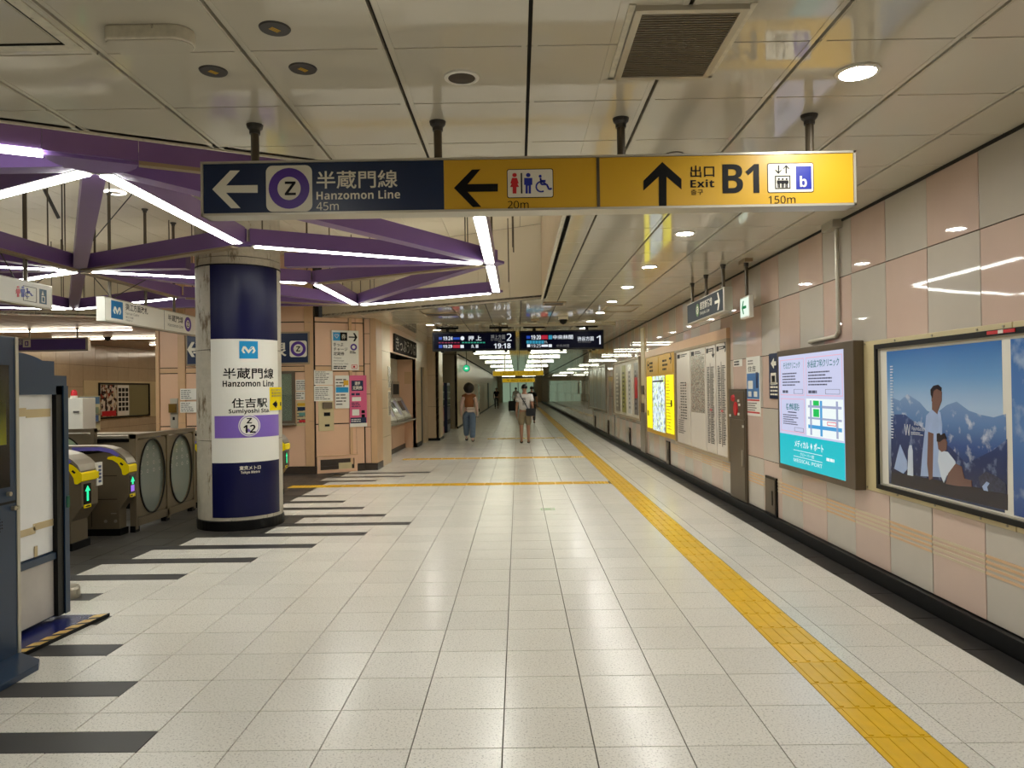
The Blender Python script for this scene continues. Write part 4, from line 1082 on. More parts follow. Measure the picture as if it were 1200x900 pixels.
# fire hydrant cabinet
hy = thing('hydrant_cabinet', 'tall bronze fire hydrant cabinet with red lamp and call point on the right wall', 'cabinet', (XW, 9.65, .1))
rwbox(9.25, 9.95, .10, 1.52, 0, .03, 'body', M['bronze'], hy, .004)
rwbox(9.28, 9.92, .13, 1.13, .03, .038, 'door', M['bronze'], hy, .004)
rwbox(9.28, 9.92, 1.15, 1.49, .03, .036, 'lamp_panel', M['bronze'], hy, .004)
o = MB(); c = R_.p(-9.72, 1.40, .036)
MB().cyl(c, c + R_.n * .03, .05, 16, .035).build('red_lamp', M['red'], hy)
c = R_.p(-9.62, 1.26, .036); MB().prism(disc_pts(-9.62, 1.265, .075, 20, .09), R_, .036, .05).build('call_point', M['red'], hy)
for y, z in ((9.5, 1.37), (9.5, 1.2), (9.88, 1.17), (9.32, 1.05), (9.46, 1.32)): MB().rect(R_, -y - .025, z - .015, -y + .025, z + .015, .036, .045).build('label_plate', M['white'], hy)
rwbox(9.32, 9.36, .55, .75, .038, .055, 'handle', M['steel'], hy)
# small outlet covers low on the wall
OUT = [(8.22, 8.58, .10, .53, 'dark steel service cover low on the wall under the digital signboard'), (14.0, 14.3, .05, .53, 'slim steel service cover low on the wall under the yellow map case'),
       (18.9, 19.15, .05, .53, 'slim steel service cover low on the wall below the far poster case'), (23.4, 23.7, .05, .53, 'slim steel service cover low on the wall below the white notice board'), (27.4, 27.7, .05, .53, 'farthest slim steel service cover low on the right wall')]
for y0, y1, z0, z1, lb in OUT:
    t = thing('service_cover', lb, 'service cover', (XW, (y0 + y1) / 2, z0), 'service covers low on the right wall')
    rwbox(y0, y1, z0, z1, 0, .02, 'frame', M['black'], t); rwbox(y0 + .025, y1 - .025, z0 + .025, z1 - .025, .02, .028, 'cover', M['bronze'], t, .003)
    rwbox(y0 + .25 * (y1 - y0), y0 + .32 * (y1 - y0), z0 + .12, z1 - .15, .028, .034, 'slot', M['black'], t)
# map case: frame, four white route panels and the yellow lit unit
mc = thing('route_map_case', 'long wall case of white route and area map panels in a tan frame', 'map case', (XW, 11.5, .58))
frame_bars(R_, -13.3, .55, -9.96, 2.20, .04, 0, .05, 'case_frame', M['tan'], mc)
rwbox(9.96, 16.35, 2.2, 2.34, 0, .05, 'case_header', M['booth_trim'], mc)
pm = [print_mat('print_station', (214, 206, 194), [(40, 40, 44), (190, 60, 60), (60, 60, 64), (120, 120, 120)], 16, .66), print_mat('print_area_map', (206, 200, 188), [(96, 90, 82), (150, 138, 120), (84, 80, 76), (170, 120, 100), (140, 150, 136)], 70, .47),
      print_mat('print_route', (216, 208, 198), [(50, 46, 50), (70, 70, 70), (200, 60, 80), (50, 46, 50)], 30, .58), print_mat('print_line', (216, 208, 198), [(40, 40, 40), (190, 50, 50), (90, 90, 90)], 34, .56)]
paper = mat('map_paper', (220, 212, 200), .25)
cols_ = [(13.2, 12.2), (12.15, 11.2), (11.15, 10.62), (10.57, 10.02)]
for (ya, yb), k in zip(cols_, range(4)):
    f_ = rwbox(yb, ya, .59, 2.16, .0, .03, 'map_panel', paper, mc, .003)
    z0, z1 = ((1.0, 1.62), (1.15, 2.05), (.72, 1.85), (.75, 1.85))[k]
    w_ = ya - yb; a, b_ = ((.06, .94), (.04, .96), (.15, .85), (.25, .7))[k]
    if k < 2: rwbox(ya - w_ * b_, ya - w_ * a, z0, z1, .03, .0315, 'map_print', pm[k], f_)
    else:
        for s0, s1, sd in ((.14, .46, 40), (.54, .9, 50)): lines(R_, -ya + w_ * s0, z0, -ya + w_ * s1, z1, 46, M['ink'], f_, .032, .55, name='station_list', seed=sd + k)
        rwbox(ya - w_ * .6, ya - w_ * .4, 1.2, 1.23, .0315, .033, 'red_line', M['red'], f_)
    if k == 0: lines(R_, -ya + .1, .75, -yb - .3, 1.0, 7, M['ink_grey'], f_, .032, .5, seed=61); lines(R_, -ya + .3, 1.0, -yb - .2, 1.65, 14, M['ink'], f_, .033, .4, seed=62, cols=3)
    rwbox(ya - w_ * .28, ya - w_ * .08, 2.05, 2.12, .03, .032, 'header_mark', M['ink'], f_)
    lines(R_, -ya + w_ * .34, 2.06, -yb - w_ * .1, 2.12, 2, M['ink'], f_, .032, .5, seed=20 + k)
    if k >= 2: MB().prism(arrow_pts(-yb - .1, 2.04 if k == 2 else 2.09, .07, -math.pi / 2 if k == 2 else 0), R_, .03, .033).build('arrow', M['ink'], f_)
    if k in (2, 3): rwbox(ya - w_ * .5, ya - w_ * .47, .72, 1.9, .0315, .033, 'route_line', M['ink'], f_)
yc = thing('yellow_map_case', 'yellow framed map case with brightly lit yellow side strips and a lit area map', 'map case', (XW, 14.7, .6))
rwbox(13.32, 16.2, .60, 2.19, 0, .05, 'case_body', M['sign_yellow'], yc, .006)
e_y = emat('lit_yellow', (255, 240, 10), 1.5); e_m = print_mat('lit_map_print', (200, 216, 224), [(170, 190, 200), (120, 140, 150), (190, 210, 120), (150, 170, 180)], 14, .5)
lit = e_m.node_tree.nodes['Principled BSDF']; lit.inputs['Emission Strength'].default_value = .9
e_m.node_tree.links.new(lit.inputs['Base Color'].links[0].from_socket, lit.inputs['Emission Color'])
rwbox(13.38, 14.05, .70, 1.78, .05, .056, 'lit_strip', e_y, yc); rwbox(15.55, 16.1, .70, 1.78, .05, .056, 'lit_strip', e_y, yc)
rwbox(14.2, 15.45, .68, 1.78, .05, .055, 'lit_map', e_m, yc); rwbox(14.3, 15.4, 1.66, 1.69, .055, .057, 'map_header', M['ink'], yc)
for ya, yb in ((13.4, 14.7), (14.8, 16.1)):
    o = rwbox(ya, yb, 1.83, 2.16, .05, .056, 'heading_panel', M['sign_yellow'], yc)
    lines(R_, -yb + .35, 1.86, -ya - .4, 2.1, 3, M['ink'], o, .058, .5, seed=int(ya * 3))
MB().prism(arrow_pts(-13.6, 2.08, .1, 0), R_, .056, .059).build('arrow', M['ink'], yc); MB().prism(arrow_pts(-15.9, 2.03, .1, math.pi), R_, .056, .059).build('arrow', M['ink'], yc)
for y, z in ((13.5, 1.2), (15.9, .95)): rwbox(y, y + .12, z, z + .12, .056, .06, 'map_symbol', M['ink'], yc)
lines(R_, -14.0, .75, -13.5, 1.7, 16, mat('strip_print', (190, 170, 10), .4), yc, .0585, .4, seed=31)
# grey hanging sign to the other line, exit light, both under the ceiling at the right
t = thing('line_sign', 'dark grey hanging sign with green ring and right arrow close to the right wall', 'sign', (2.45, 9.5, 2.43))
LS = FR(2.40)
MB().box(2.40, 8.6, 2.43, 2.5, 10.47, 2.71).build('housing', M['alu'], t, .004)
MB().rect(LS, -10.45, 2.445, -8.65, 2.695, 0, .003).build('face', mat('line_sign_grey', (54, 60, 64), .6, spec=.15), t)
ring(LS, -9.86, 2.57, .055, .085, .003, .006, 'line_ring', emat('line_green', (130, 200, 70), .25), t); MB().prism(disc_pts(-9.86, 2.57, .055, 20), LS, .003, .005).build('ring_centre', M['letter'], t)
text(LS, 'S', -9.885, 2.54, -9.835, 2.60, M['ink'], t, .007, .02)
text(LS, '都営新宿線', -9.72, 2.555, -9.12, 2.66, M['letter'], t, .005, .012); text(LS, 'Shinjuku Line', -9.72, 2.48, -9.25, 2.535, M['letter'], t, .005)
MB().prism(arrow_pts(-8.88, 2.57, .11, 0, .16), LS, .003, .006).build('arrow', M['letter'], t)
for y in (10.35, 9.6, 8.8): hang_pole(t, 2.45, y, 2.71, HC, .02, .035)
t = thing('exit_light', 'lit white exit sign with green arrow hanging by the right wall', 'exit sign', (2.62, 8.48, 2.33))
MB().box(2.6, 8.32, 2.33, 2.65, 8.66, 2.58).build('housing', M['white'], t, .006)
EX = FR(2.6); MB().rect(EX, -8.64, 2.35, -8.34, 2.56, 0, .003).build('lit_face', emat('exit_face', (232, 250, 232), 1.1), t)
MB().prism(arrow_pts(-8.5, 2.455, .08, math.pi), EX, .003, .005).build('arrow', emat('exit_green', (0, 140, 80), .8), t)
hang_pole(t, 2.625, 8.48, 2.58, 2.97, .02, .03); MB().box(2.58, 8.38, 2.96, 2.67, 8.62, 3.0).build('mount_plate', M['tan'], t)
# far poster cases on the right wall
t = thing('poster_case', 'far wall case with grey, yellow and red striped posters on the right wall', 'poster case', (XW, 19.4, .8))
frame_bars(R_, -21.9, .78, -17.2, 2.28, .05, 0, .05, 'case_frame', M['tan'], t); rwbox(17.25, 21.85, .83, 2.23, 0, .02, 'case_back', M['ceil_lip'], t)
for ya, yb, m in ((21.5, 20.6, M['steel']), (20.2, 19.5, mat('poster_olive', (150, 146, 60), .3)), (19.1, 18.5, M['white_gloss']), (18.1, 17.5, mat('poster_grey', (120, 116, 112), .3))):
    o = rwbox(yb, ya, .9, 2.15, .02, .024, 'poster', m, t); lines(R_, -ya + .15, 1.0, -yb - .15, 2.0, 9, M['ink_grey'] if m is not M['steel'] else M['letter'], o, .026, .5, seed=int(ya))
rwbox(17.6, 18.0, 1.3, 1.8, .024, .027, 'red_block', M['red'], t)
t = thing('notice_board', 'pale grey framed notice board far along the right wall', 'notice board', (XW, 26.6, .8))
frame_bars(R_, -29.5, .78, -23.8, 2.32, .06, 0, .05, 'board_frame', M['steel'], t); rwbox(23.86, 29.44, .84, 2.26, 0, .02, 'board', mat('board_grey', (186, 188, 184), .2), t)
for y in (25.2, 26.6, 28.0): rwbox(y - .02, y + .02, .84, 2.26, .02, .03, 'divider', M['steel'], t)
t = thing('steel_pilaster', 'narrow steel strip on the wall between the yellow map case and a poster case', 'pilaster', (XW, 16.8, .1))
rwbox(16.5, 17.05, .1, 1.0, 0, .05, 'lower_cover', M['steel'], t); rwbox(16.55, 17.0, 1.0, 2.9, 0, .03, 'upper_cover', M['cream'], t)
for z in (1.0, 1.4): rwbox(16.6, 16.95, z, z + .2, .03, .05, 'switch_box', M['bronze'], t)
for y in (21.95, 32.0, 40.0): rwb = MB().box(XW - .001, y, .1, XW + .01, y + .09, HC).build('expansion_joint', M['ink'], wr)
# ================================================================== PHOTO BOOTH MACHINE AT THE LEFT EDGE
pbx = thing('photo_booth', 'navy photo booth with worn white side boards and hazard taped platform at left edge', 'photo booth', (-3.3, 4.6, 0))
MB().box(-4.2, 3.55, .03, -3.0, 4.42, 1.915).build('machine_body', M['booth_blue'], pbx, .008)
LB = FL(-3.0)
MB().rect(LB, 4.405, .03, 4.43, 1.915, -.02, .006).build('edge_strip', M['alu'], pbx)
sc = MB().rect(LB, 3.7, 1.03, 4.345, 1.745, -.004, .006).build('screen', M['screen_black'], pbx)
MB().rect(LB, 3.75, 1.28, 4.315, 1.66, .006, .008).build('screen_picture', sheet_mat('booth_picture', [(0, (130, 132, 20)), (.5, (60, 62, 14)), (1, (20, 20, 12))], None, 1.28, 1.66), sc)
MB().rect(LB, 3.55, .93, 4.40, .945, 0, .002).build('seam', M['ink'], pbx); 
for y, z in ((4.33, .99), (4.37, .90), (4.395, .90)):
    MB().cyl(LB.p(y, z, 0), LB.p(y, z, .022), .013, 14).build('lock', M['steel'], pbx)
b = MB()
for i in range(5):
    for j in range(5):
        if (i - 2) ** 2 + (j - 2) ** 2 < 6: b.cyl(LB.p(4.21 + .018 * i, .78 + .018 * j, 0), LB.p(4.21 + .018 * i, .78 + .018 * j, .0015), .005, 6)
b.build('speaker_holes', M['ink'], pbx, kind='stuff')
MB().prism([(-3.0, 3.5), (-2.76, 3.5), (-2.755, 4.22), (-2.80, 4.30), (-3.0, 4.42), (-3.4, 4.42), (-3.4, 3.5)], Fz, 0, .035).build('foot_plate', M['booth_blue'], pbx, .004)
# recessed white boards facing the corridor
WB = FL(-3.2)
bk = MB().rect(WB, 4.40, .05, 5.12, 1.80, -.8, -.012).build('booth_shell', M['booth_blue'], pbx)
o = MB().rect(WB, 4.42, .67, 5.07, 1.57, -.012, 0).build('white_board', M['marker'], pbx)
MB().rect(WB, 4.42, .50, 4.86, .665, -.012, -.002).build('white_board', M['marker'], pbx); MB().rect(WB, 4.863, .50, 5.07, .70, -.012, -.004).build('white_board', M['marker'], pbx)
MB().rect(WB, 4.42, .06, 5.07, .46, -.012, 0).build('lower_board', mat('lower_board_mat', (190, 184, 176), .4, noise=.08, scale=6), pbx)
MB().rect(WB, 4.42, .445, 5.10, .49, -.012, .02).build('rail', M['booth_blue'], pbx)
for y0, y1, z0, z1 in ((4.42, 4.80, 1.43, 1.485), (4.80, 5.05, 1.42, 1.475), (4.42, 4.88, .655, .70), (4.86, 5.07, .675, .72), (4.87, 4.90, .50, .57)):
    MB().rect(WB, y0, z0, y1, z1, 0, .003).build('tape_strip', M['tape'], pbx)
MB().rect(WB, 5.07, .05, 5.14, 1.63, -.05, .03).build('dark_post', M['black'], pbx); MB().rect(WB, 5.14, .05, 5.19, 1.63, -.05, .04).build('post', M['booth_blue'], pbx)
hd = [(4.40, 1.57), (5.19, 1.57), (5.19, 1.70), (5.06, 1.70)] + [(4.60 + .44 * math.sin(a), 1.70 + .145 * math.cos(a)) for a in [math.radians(88 - 8 * i) for i in range(12)]] + [(4.40, 1.845)]
MB().prism(hd, WB, -.06, .03).build('arched_header', M['booth_blue'], pbx)
MB().prism([(-3.9, 4.40), (-3.02, 4.40), (-2.97, 5.2), (-3.9, 5.2)], Fz, 0, .022).build('platform', M['base_blue'], pbx, .003)
hz = MB(); 
hp0, hp1 = Vector((-3.01, 4.43, .022)), Vector((-2.93, 5.22, .022))
for i in range(7):
    a, b_ = hp0.lerp(hp1, i / 7), hp0.lerp(hp1, (i + .66) / 7)
    sk = Vector((0, .03, 0))
    MB().add([(a.x - .05, a.y, .0235), (a.x + .02, a.y + .03, .0235), (b_.x + .02, b_.y + .03, .0235), (b_.x - .05, b_.y, .0235), (a.x + .02, a.y + .03, .0), (b_.x + .02, b_.y + .03, .0)], [(0, 1, 2, 3), (1, 4, 5, 2)]).build('hazard_stripe', M['hazard'], pbx)
MB().prism([(-3.02, 4.40), (-2.985, 4.43), (-2.905, 5.23), (-2.97, 5.2)], Fz, 0, .0225).build('tape_band', M['ink'], pbx)
MB().rect(WB, 5.16, .78, 5.19, .86, .04, .045).build('green_sticker', emat('green_sticker', (20, 160, 110), .1), pbx)
t = thing('post_base', 'low round grey metal base on the floor beside the photo booth', 'post base', (-3.53, 5.72, 0))
MB().lathe((-3.53, 5.72, 0), [(0, .0), (.11, 0), (.11, .07), (.10, .085), (0, .085)], 24).build('disc', M['steel'], t); MB().cyl((-3.56, 5.72, .07), (-3.56, 5.72, .5), .03, 12).build('stub', M['steel'], t)

# ================================================================== TICKET GATES AND OVAL FENCE
def gate(label, xf, y0, y1, L=1.7, tag_board=False, text_panel=False):
    g = thing('ticket_gate', label, 'ticket gate', (xf - .8, (y0 + y1) / 2, 0), 'ticket gates')
    fg = F((xf, y0, 0), (1, 0, 0), (0, 0, 1)); w_ = y1 - y0
    arc = [(-.36, 1.0), (-.26, .99), (-.16, .96), (-.08, .91), (-.03, .86), (0, .80)]
    prof = [(0, .80), (0, .44), (-.11, .29), (-.11, .07), (-L, .07), (-L, .96), (-.36, .96), (-.26, .955), (-.16, .93), (-.08, .885), (-.03, .84)]
    MB().prism(prof, fg, -w_, 0).build('body', M['gate_steel'], g)
    MB().prism([(-L, .0), (-.09, .0), (-.09, .075), (-L, .075)], fg, -w_ - .012, .012).build('plinth', M['black'], g)
    top = [(-L, 1.0)] + arc + [(-.012, .79), (-.045, .845), (-.09, .88), (-.17, .925), (-.27, .955), (-.36, .965), (-L, .965)]
    MB().prism(top, fg, -w_ - .012, .012).build('top_rail', M['steel'], g)
    MB().prism([(-.62, .985), (-.30, .985), (-.17, .955), (-.09, .90), (-.12, .875), (-.2, .92), (-.33, .945), (-.62, .945)], fg, .004, .0145).build('violet_cover', M['gate_violet'], g)
    MB().prism([(-L, .955), (-.38, .955), (-.30, .945), (-.27, .93), (-.45, .905), (-.55, .925), (-L, .90)], fg, .0, .005).build('dark_slot', M['screen_black'], g)
    yl = [(-.22, .875), (-.16, .885), (-.09, .865), (-.03, .82), (.014, .77), (.014, .70), (-.03, .67), (-.06, .675), (-.07, .735), (-.11, .80), (-.17, .84), (-.23, .85)]
    rd = MB().prism(yl, fg, -w_ - .006, .016).build('card_reader', M['gate_yellow'], g)
    MB().prism([(-.075, .815), (-.045, .79), (-.06, .775), (-.09, .80)], fg, .016, .018).build('reader_slot', M['ink'], rd)
    fe = F((xf, y0, 0), (0, 1, 0), (0, 0, 1))
    ds = MB().rect(fe, w_ * .12, .46, w_ * .88 if w_ < .2 else w_ * .55, .665, 0, .006).build('display', M['screen_black'], g)
    cu = w_ * .5 if w_ < .2 else w_ * .335; a_ = w_ * .26 if w_ < .2 else w_ * .15
    MB().prism([(cu - a_ * .35, .49 if not text_panel else .56), (cu + a_ * .35, .49 if not text_panel else .56), (cu + a_ * .35, .59), (cu + a_, .59), (cu, .645), (cu - a_, .59), (cu - a_ * .35, .59)], fe, .006, .009).build('green_arrow', M['arrow_green'], ds)
    if text_panel: MB().rect(fe, cu - a_, .48, cu + a_ * .8, .55, .006, .009).build('violet_message', M['text_violet'], ds)
    lb = MB().rect(fe, w_ * .12, .42, w_ * .88 if w_ < .2 else w_ * .55, .453, 0, .006).build('yellow_label', M['gate_yellow'], g)
    MB().rect(fe, w_ * .2, .43, w_ * .5, .443, .006, .007).build('print_lines', M['ink'], lb)
    for z in (.66, .40): MB().rect(fg, -L, z, -.13, z + .006, 0, .002).build('seam', M['ink'], g)
    MB().rect(fg, -.42, .10, -.415, .40, 0, .002).build('seam', M['ink'], g)
    for z in (.80, .75): MB().prism(rrect(-.75, z, -.38, z + .03, .014), fg, 0, .006).build('side_bar', M['bronze'], g)
    for u in (-.26, -.15): MB().cyl(fg.p(u, .16, 0), fg.p(u, .16, .006), .018, 12).build('lock', M['steel'], g)
    MB().rect(fg, -.20, .24, -.14, .25, 0, .004).build('slot', M['steel'], g)
    if tag_board:
        tb = MB().box(xf - .01, y1 - .03, .62, xf + .012, y1 + .07, .86).build('tag_board', M['white'], g)
        f2 = F((xf + .012, y1 - .03, 0), (0, 1, 0), (0, 0, 1))
        for k in range(5): MB().rect(f2, .025, .65 + .038 * k, .075, .675 + .038 * k, 0, .002).build('print_block', mat('tag_print', (70, 84, 120), .4) if k == 0 else bpy.data.materials['tag_print'], tb)
        MB().rect(fg, -.30, .44, -.14, .655, .001, .006).build('return_tray', M['kick'], g)
    return g
gate('nearest steel ticket gate with white tag board and green arrow display beside the photo booth', -4.4, 7.43, 7.72, 1.7, True)
gate('second steel ticket gate with violet message display, in front of the oval fence', -4.34, 8.22, 8.37, 1.8, False, True)
gate('ticket gate mostly hidden behind the round column, just beyond the oval glass fence', -4.32, 10.15, 10.35, 1.7)
gate('far ticket gate whose nose shows just right of the round column', -3.54, 11.2, 11.42, 1.7)
def oval_fence(label, fr, u0, u1, ovals, z0=.06, z1=1.11, posts=()):
    t = thing('oval_fence', label, 'fence', tuple(fr.p((u0 + u1) / 2, 0, -.03)), 'oval glass fences')
    n = len(ovals); wd = (u1 - u0) / n; K = 40
    for i in range(n):
        a, b_ = u0 + wd * i, u0 + wd * (i + 1)
        cu, cv, rx, ry = (a + b_) / 2, .60, wd * .40, .43
        el = disc_pts(cu, cv, rx, K, ry); rc = []
        for (x, y) in el:
            dx, dy = (x - cu) / (wd / 2 - .0), (y - cv) / ((z1 - .05 - .17) / 2); s = 1 / max(abs(dx), abs(dy))
            rc.append((cu + (x - cu) * s, cv + (y - cv) * s + (.63 - cv) * 0))
        for side in (0,):
            vs = [fr.p(*p, d) for d in (-.04, 0) for q_ in (el, rc) for p in q_]; fs = []
            for k in range(K):
                j = (k + 1) % K
                fs += [(2 * K + k, 3 * K + k, 3 * K + j, 2 * K + j), (k, j, K + j, K + k), (k, 2 * K + k, 2 * K + j, j), (K + k, K + j, 3 * K + j, 3 * K + k)]
            MB().add(vs, fs).build('oval_panel', M['gate_steel'], t)
        gl = MB().prism(disc_pts(cu, cv, rx + .004, K, ry + .004), fr, -.026, -.018).build('oval_glass', M['glass_green'], t)
        ring_m = M['alu']
        vs = [fr.p(cu + (rx + e) * math.cos(2 * math.pi * k / K), cv + (ry + e) * math.sin(2 * math.pi * k / K), d) for d in (.0, .012) for e in (-.004, .012) for k in range(K)]; fs = []
        for k in range(K):
            j = (k + 1) % K; fs += [(2 * K + k, 3 * K + k, 3 * K + j, 2 * K + j), (k, 2 * K + k, 2 * K + j, j), (K + k, K + j, 3 * K + j, 3 * K + k)]
        MB().add(vs, fs).build('oval_rim', M['black'], t)
        b = MB()
        for r in range(4):
            for c in range(4):
                x, y = cu - rx * .75 + c * rx * .5, cv + .06 + r * .09
                if ((x - cu) / rx) ** 2 + ((y - cv) / ry) ** 2 > .72: continue
                k2 = 12; e0, e1 = disc_pts(x, y, .017, k2), disc_pts(x, y, .022, k2)
                b.add([fr.p(*p, -.017) for p in e0 + e1], [(k, k2 + k, k2 + (k + 1) % k2, (k + 1) % k2) for k in range(k2)])
        if b.v: b.build('frosted_rings', M['alu'], gl, kind='stuff')
    for i in range(n + 1):
        u = u0 + wd * i; MB().rect(fr, u - .025, z0 - .03, u + .025, z1, -.06, .012).build('post', M['gate_steel'], t)
    MB().rect(fr, u0 - .025, z1 - .05, u1 + .025, z1, -.07, .016).build('top_rail', M['gate_steel'], t)
    MB().rect(fr, u0, z0, u1, z0 + .09, -.06, .012).build('bottom_rail', M['gate_steel'], t)
    for u in (u0 + .02, (u0 + u1) / 2, u1 - .02): MB().rect(fr, u - .05, 0, u + .05, z0 + .01, -.06, 0).build('foot', M['black'], t)
    return t
oval_fence('stainless fence with two oval glass openings between the gates and the round column', FL(-4.36), 8.42, 9.92, [0, 0])
oval_fence('stainless fence with an arched glass opening far left behind the ticket gates', FY(10.0), -6.75, -5.76, [0])

# ================================================================== SIGNS OVER THE GATES
GS = FL(-5.22)
t = thing('gate_sign', 'white hanging gate sign with blue emblem and purple ring left of the round column', 'sign', (-5.27, 10.7, 2.5))
MB().box(-5.32, 9.36, 2.50, -5.22, 12.3, 2.815).build('housing', M['alu'], t, .006)
MB().rect(GS, 9.38, 2.52, 12.28, 2.80, 0, .003).build('face', M['white'], t)
MB().box(-5.325, 9.352, 2.505, -5.215, 9.362, 2.81).build('end_cap', M['white_gloss'], t)
MB().rect(GS, 10.93, 2.52, 10.94, 2.80, .003, .004).build('face_seam', M['ink_grey'], t)
o = MB().rect(GS, 9.50, 2.555, 9.78, 2.785, .003, .006).build('emblem_plate', mat('emblem_blue', (14, 104, 160), .3), t)
MB().prism([(9.64 + x * .095, 2.665 - y * .095) for x, y in heart_m(0, 0, 1)], GS, .006, .008).build('emblem_mark', M['letter'], o)
text(GS, '猿江方面改札', 9.85, 2.69, 10.45, 2.785, M['ink'], t, .004, .012); text(GS, 'Sarue Gate', 9.85, 2.635, 10.2, 2.67, M['ink_grey'], t, .004); text(GS, '猿江方面', 9.85, 2.585, 10.05, 2.615, M['ink_grey'], t, .004); text(GS, '개찰구', 9.85, 2.545, 10.03, 2.57, M['ink_grey'], t, .004)
text(GS, '半蔵門線', 11.05, 2.66, 11.55, 2.76, M['ink'], t, .004, .012); text(GS, 'Hanzomon Line', 11.05, 2.58, 11.55, 2.63, M['ink'], t, .004, .01)
ring(GS, 11.72, 2.665, .065, .115, .003, .006, 'line_ring', M['line_purple'], t); text(GS, 'Z', 11.69, 2.625, 11.75, 2.705, M['ink'], t, .006, .02)
for y in (9.57, 10.5, 11.37): hang_pole(t, -5.27, y, 2.815, HH, .02, .045)
for a, b_ in (((-5.27, 9.62, 2.82), (-5.27, 8.9, 3.2)), ((-5.27, 9.62, 2.82), (-5.0, 10.3, 3.25))): MB().cyl(a, b_, .006, 6).build('brace_wire', M['grey_dark'], t)
t = thing('restroom_sign', 'white hanging sign with restroom symbols at the left edge under the purple beams', 'sign', (-5.27, 7.4, 2.53))
MB().box(-5.32, 6.3, 2.53, -5.22, 8.3, 2.795).build('housing', M['alu'], t, .006); MB().rect(GS, 6.32, 2.545, 8.27, 2.78, 0, .003).build('face', M['white'], t)
u0, v0, u1, v1 = 7.80, 2.575, 8.02, 2.735
frame_bars(GS, u0, v0, u1, v1, .005, .003, .005, 'pictogram_border', M['ink'], t)
person_icon(GS, 20.7, 335, 348, M['red'], t, True, .006); person_icon(GS, 26.3, 335.5, 348, M['blue'], t, False, .006); wheelchair(GS, 28.5, 338, 10, M['blue'], t, .006)
MB().rect(GS, u0 + .062, v0 + .02, u0 + .068, v1 - .02, .003, .006).build('pictogram', M['ink'], t)
o = MB().rect(GS, 8.07, 2.575, 8.19, 2.735, .003, .006).build('elevator_badge', mat('badge_blue', (46, 84, 104), .3), t)
frame_bars(GS, 8.10, 2.59, 8.16, 2.66, .01, .006, .008, 'pictogram', M['letter'], o); MB().prism([(8.1, 2.67), (8.14, 2.67), (8.12, 2.72)], GS, .006, .008).build('pictogram', M['letter'], o)
for y in (6.7, 7.92): hang_pole(t, -5.27, y, 2.795, HH, .022, .045)
MB().cyl((-5.27, 7.75, 2.8), (-5.27, 7.3, 3.3), .006, 6).build('brace_wire', M['grey_dark'], t); MB().cyl((-5.27, 8.1, 2.8), (-5.25, 8.6, 3.1), .006, 6).build('brace_wire', M['grey_dark'], t)
PS = FY(15.7)
t = thing('purple_sign', 'purple hanging sign in a white frame inside the ticketed area at the left', 'sign', (-10, 15.75, 2.5))
u0, v0, u1, v1 = PS.rect(-30, 395, 103, 412)
v0, v1 = 2.51, 2.80
MB().rect(PS, u0, v0, u1, v1, -.1, 0).build('housing', M['alu'], t); MB().rect(PS, u0 + .03, v0 + .03, u1 - .05, v1 - .03, 0, .004).build('face', mat('purple_face', (92, 70, 136), .3), t)
o = MB().rect(PS, *PS.rect(27, 398, 36, 407), .004, .007).build('pictogram_panel', M['letter'], t); frame_bars(PS, *PS.rect(29.5, 400, 33.5, 405.5), .02, .007, .009, 'pictogram', M['line_purple'], o)
text(PS, '線', *PS.rect(20, 398, 26, 404.5), M['letter'], t, .006)
for px in (33, 89): p = onz(px, 384, HC); hang_pole(t, PS.uv(px, 390)[0], 15.75, v1, HC, .018, .03)
# ================================================================== TICKETED AREA
for (y, xa, xb), nth in zip(((15.95, -11.6, -8.3), (18.4, -11.6, -7.4), (20.9, -10.4, -7.4), (23.0, -10.8, -7.4), (26, -11.4, -7.4)), ('nearest', 'second nearest', 'third', 'fourth', 'farthest')):
    t = thing('line_light', nth + ' long white line light on the board ceiling of the ticketed area', 'ceiling light', ((xa + xb) / 2, y, HC - .05), 'line lights in the ticketed area')
    MB().box(xa, y - .06, HC - .02, xb, y + .06, HC).build('tray', M['white'], t); MB().box(xa + .03, y - .04, HC - .045, xb - .03, y + .04, HC - .02).build('tube', M['paid_led'], t)
p = Vector((-9.3, 19.0, 0)); t = thing('dome_camera', 'small dark dome camera under the ceiling of the ticketed area', 'camera', (-8.9, 17.2, HC - .15))
MB().cyl((-9.7, 17.5, HC - .06), (-9.7, 17.5, HC), .1, 16).build('housing', M['white'], t); MB().lathe((-9.7, 17.5, HC - .06), [(.085, 0), (.07, -.06), (0, -.1)], 14).build('dome', M['ink'], t)
PW = FL(-12)
t = thing('poster_case', 'dark framed poster case with two posters and empty green panels on the tiled far-left wall', 'poster case', (-12, 22.5, .9))
MB().rect(PW, 20.4, .85, 25.0, 1.98, 0, .02).build('backing_board', M['cream'], t); frame_bars(PW, 21.1, .88, 24.0, 1.92, .04, .02, .06, 'black_frame', M['black'], t)
MB().rect(PW, 21.14, .92, 23.96, 1.88, .02, .025).build('green_panel', mat('empty_green', (136, 130, 92), .35), t)
o = MB().rect(PW, 21.2, .94, 22.05, 1.86, .025, .03).build('poster', print_mat('poster_print', (206, 196, 180), [(120, 90, 70), (60, 50, 50), (190, 170, 140), (150, 60, 50)], 9, .5), t)
MB().rect(PW, 21.25, .95, 22.0, 1.1, .03, .034).build('red_block', M['red'], o)
o = MB().rect(PW, 22.1, .94, 22.75, 1.86, .025, .03).build('poster', M['white_gloss'], t)
for i in range(3):
    for j in range(5): MB().rect(PW, 22.15 + .2 * i, 1.08 + .145 * j, 22.3 + .2 * i, 1.19 + .145 * j, .03, .033).build('photo_print', M['ink'], o)
t = thing('white_cabinet', 'plain tall cream cabinet behind the ticket gates at the left', 'cabinet', (-8.0, 13.0, 0))
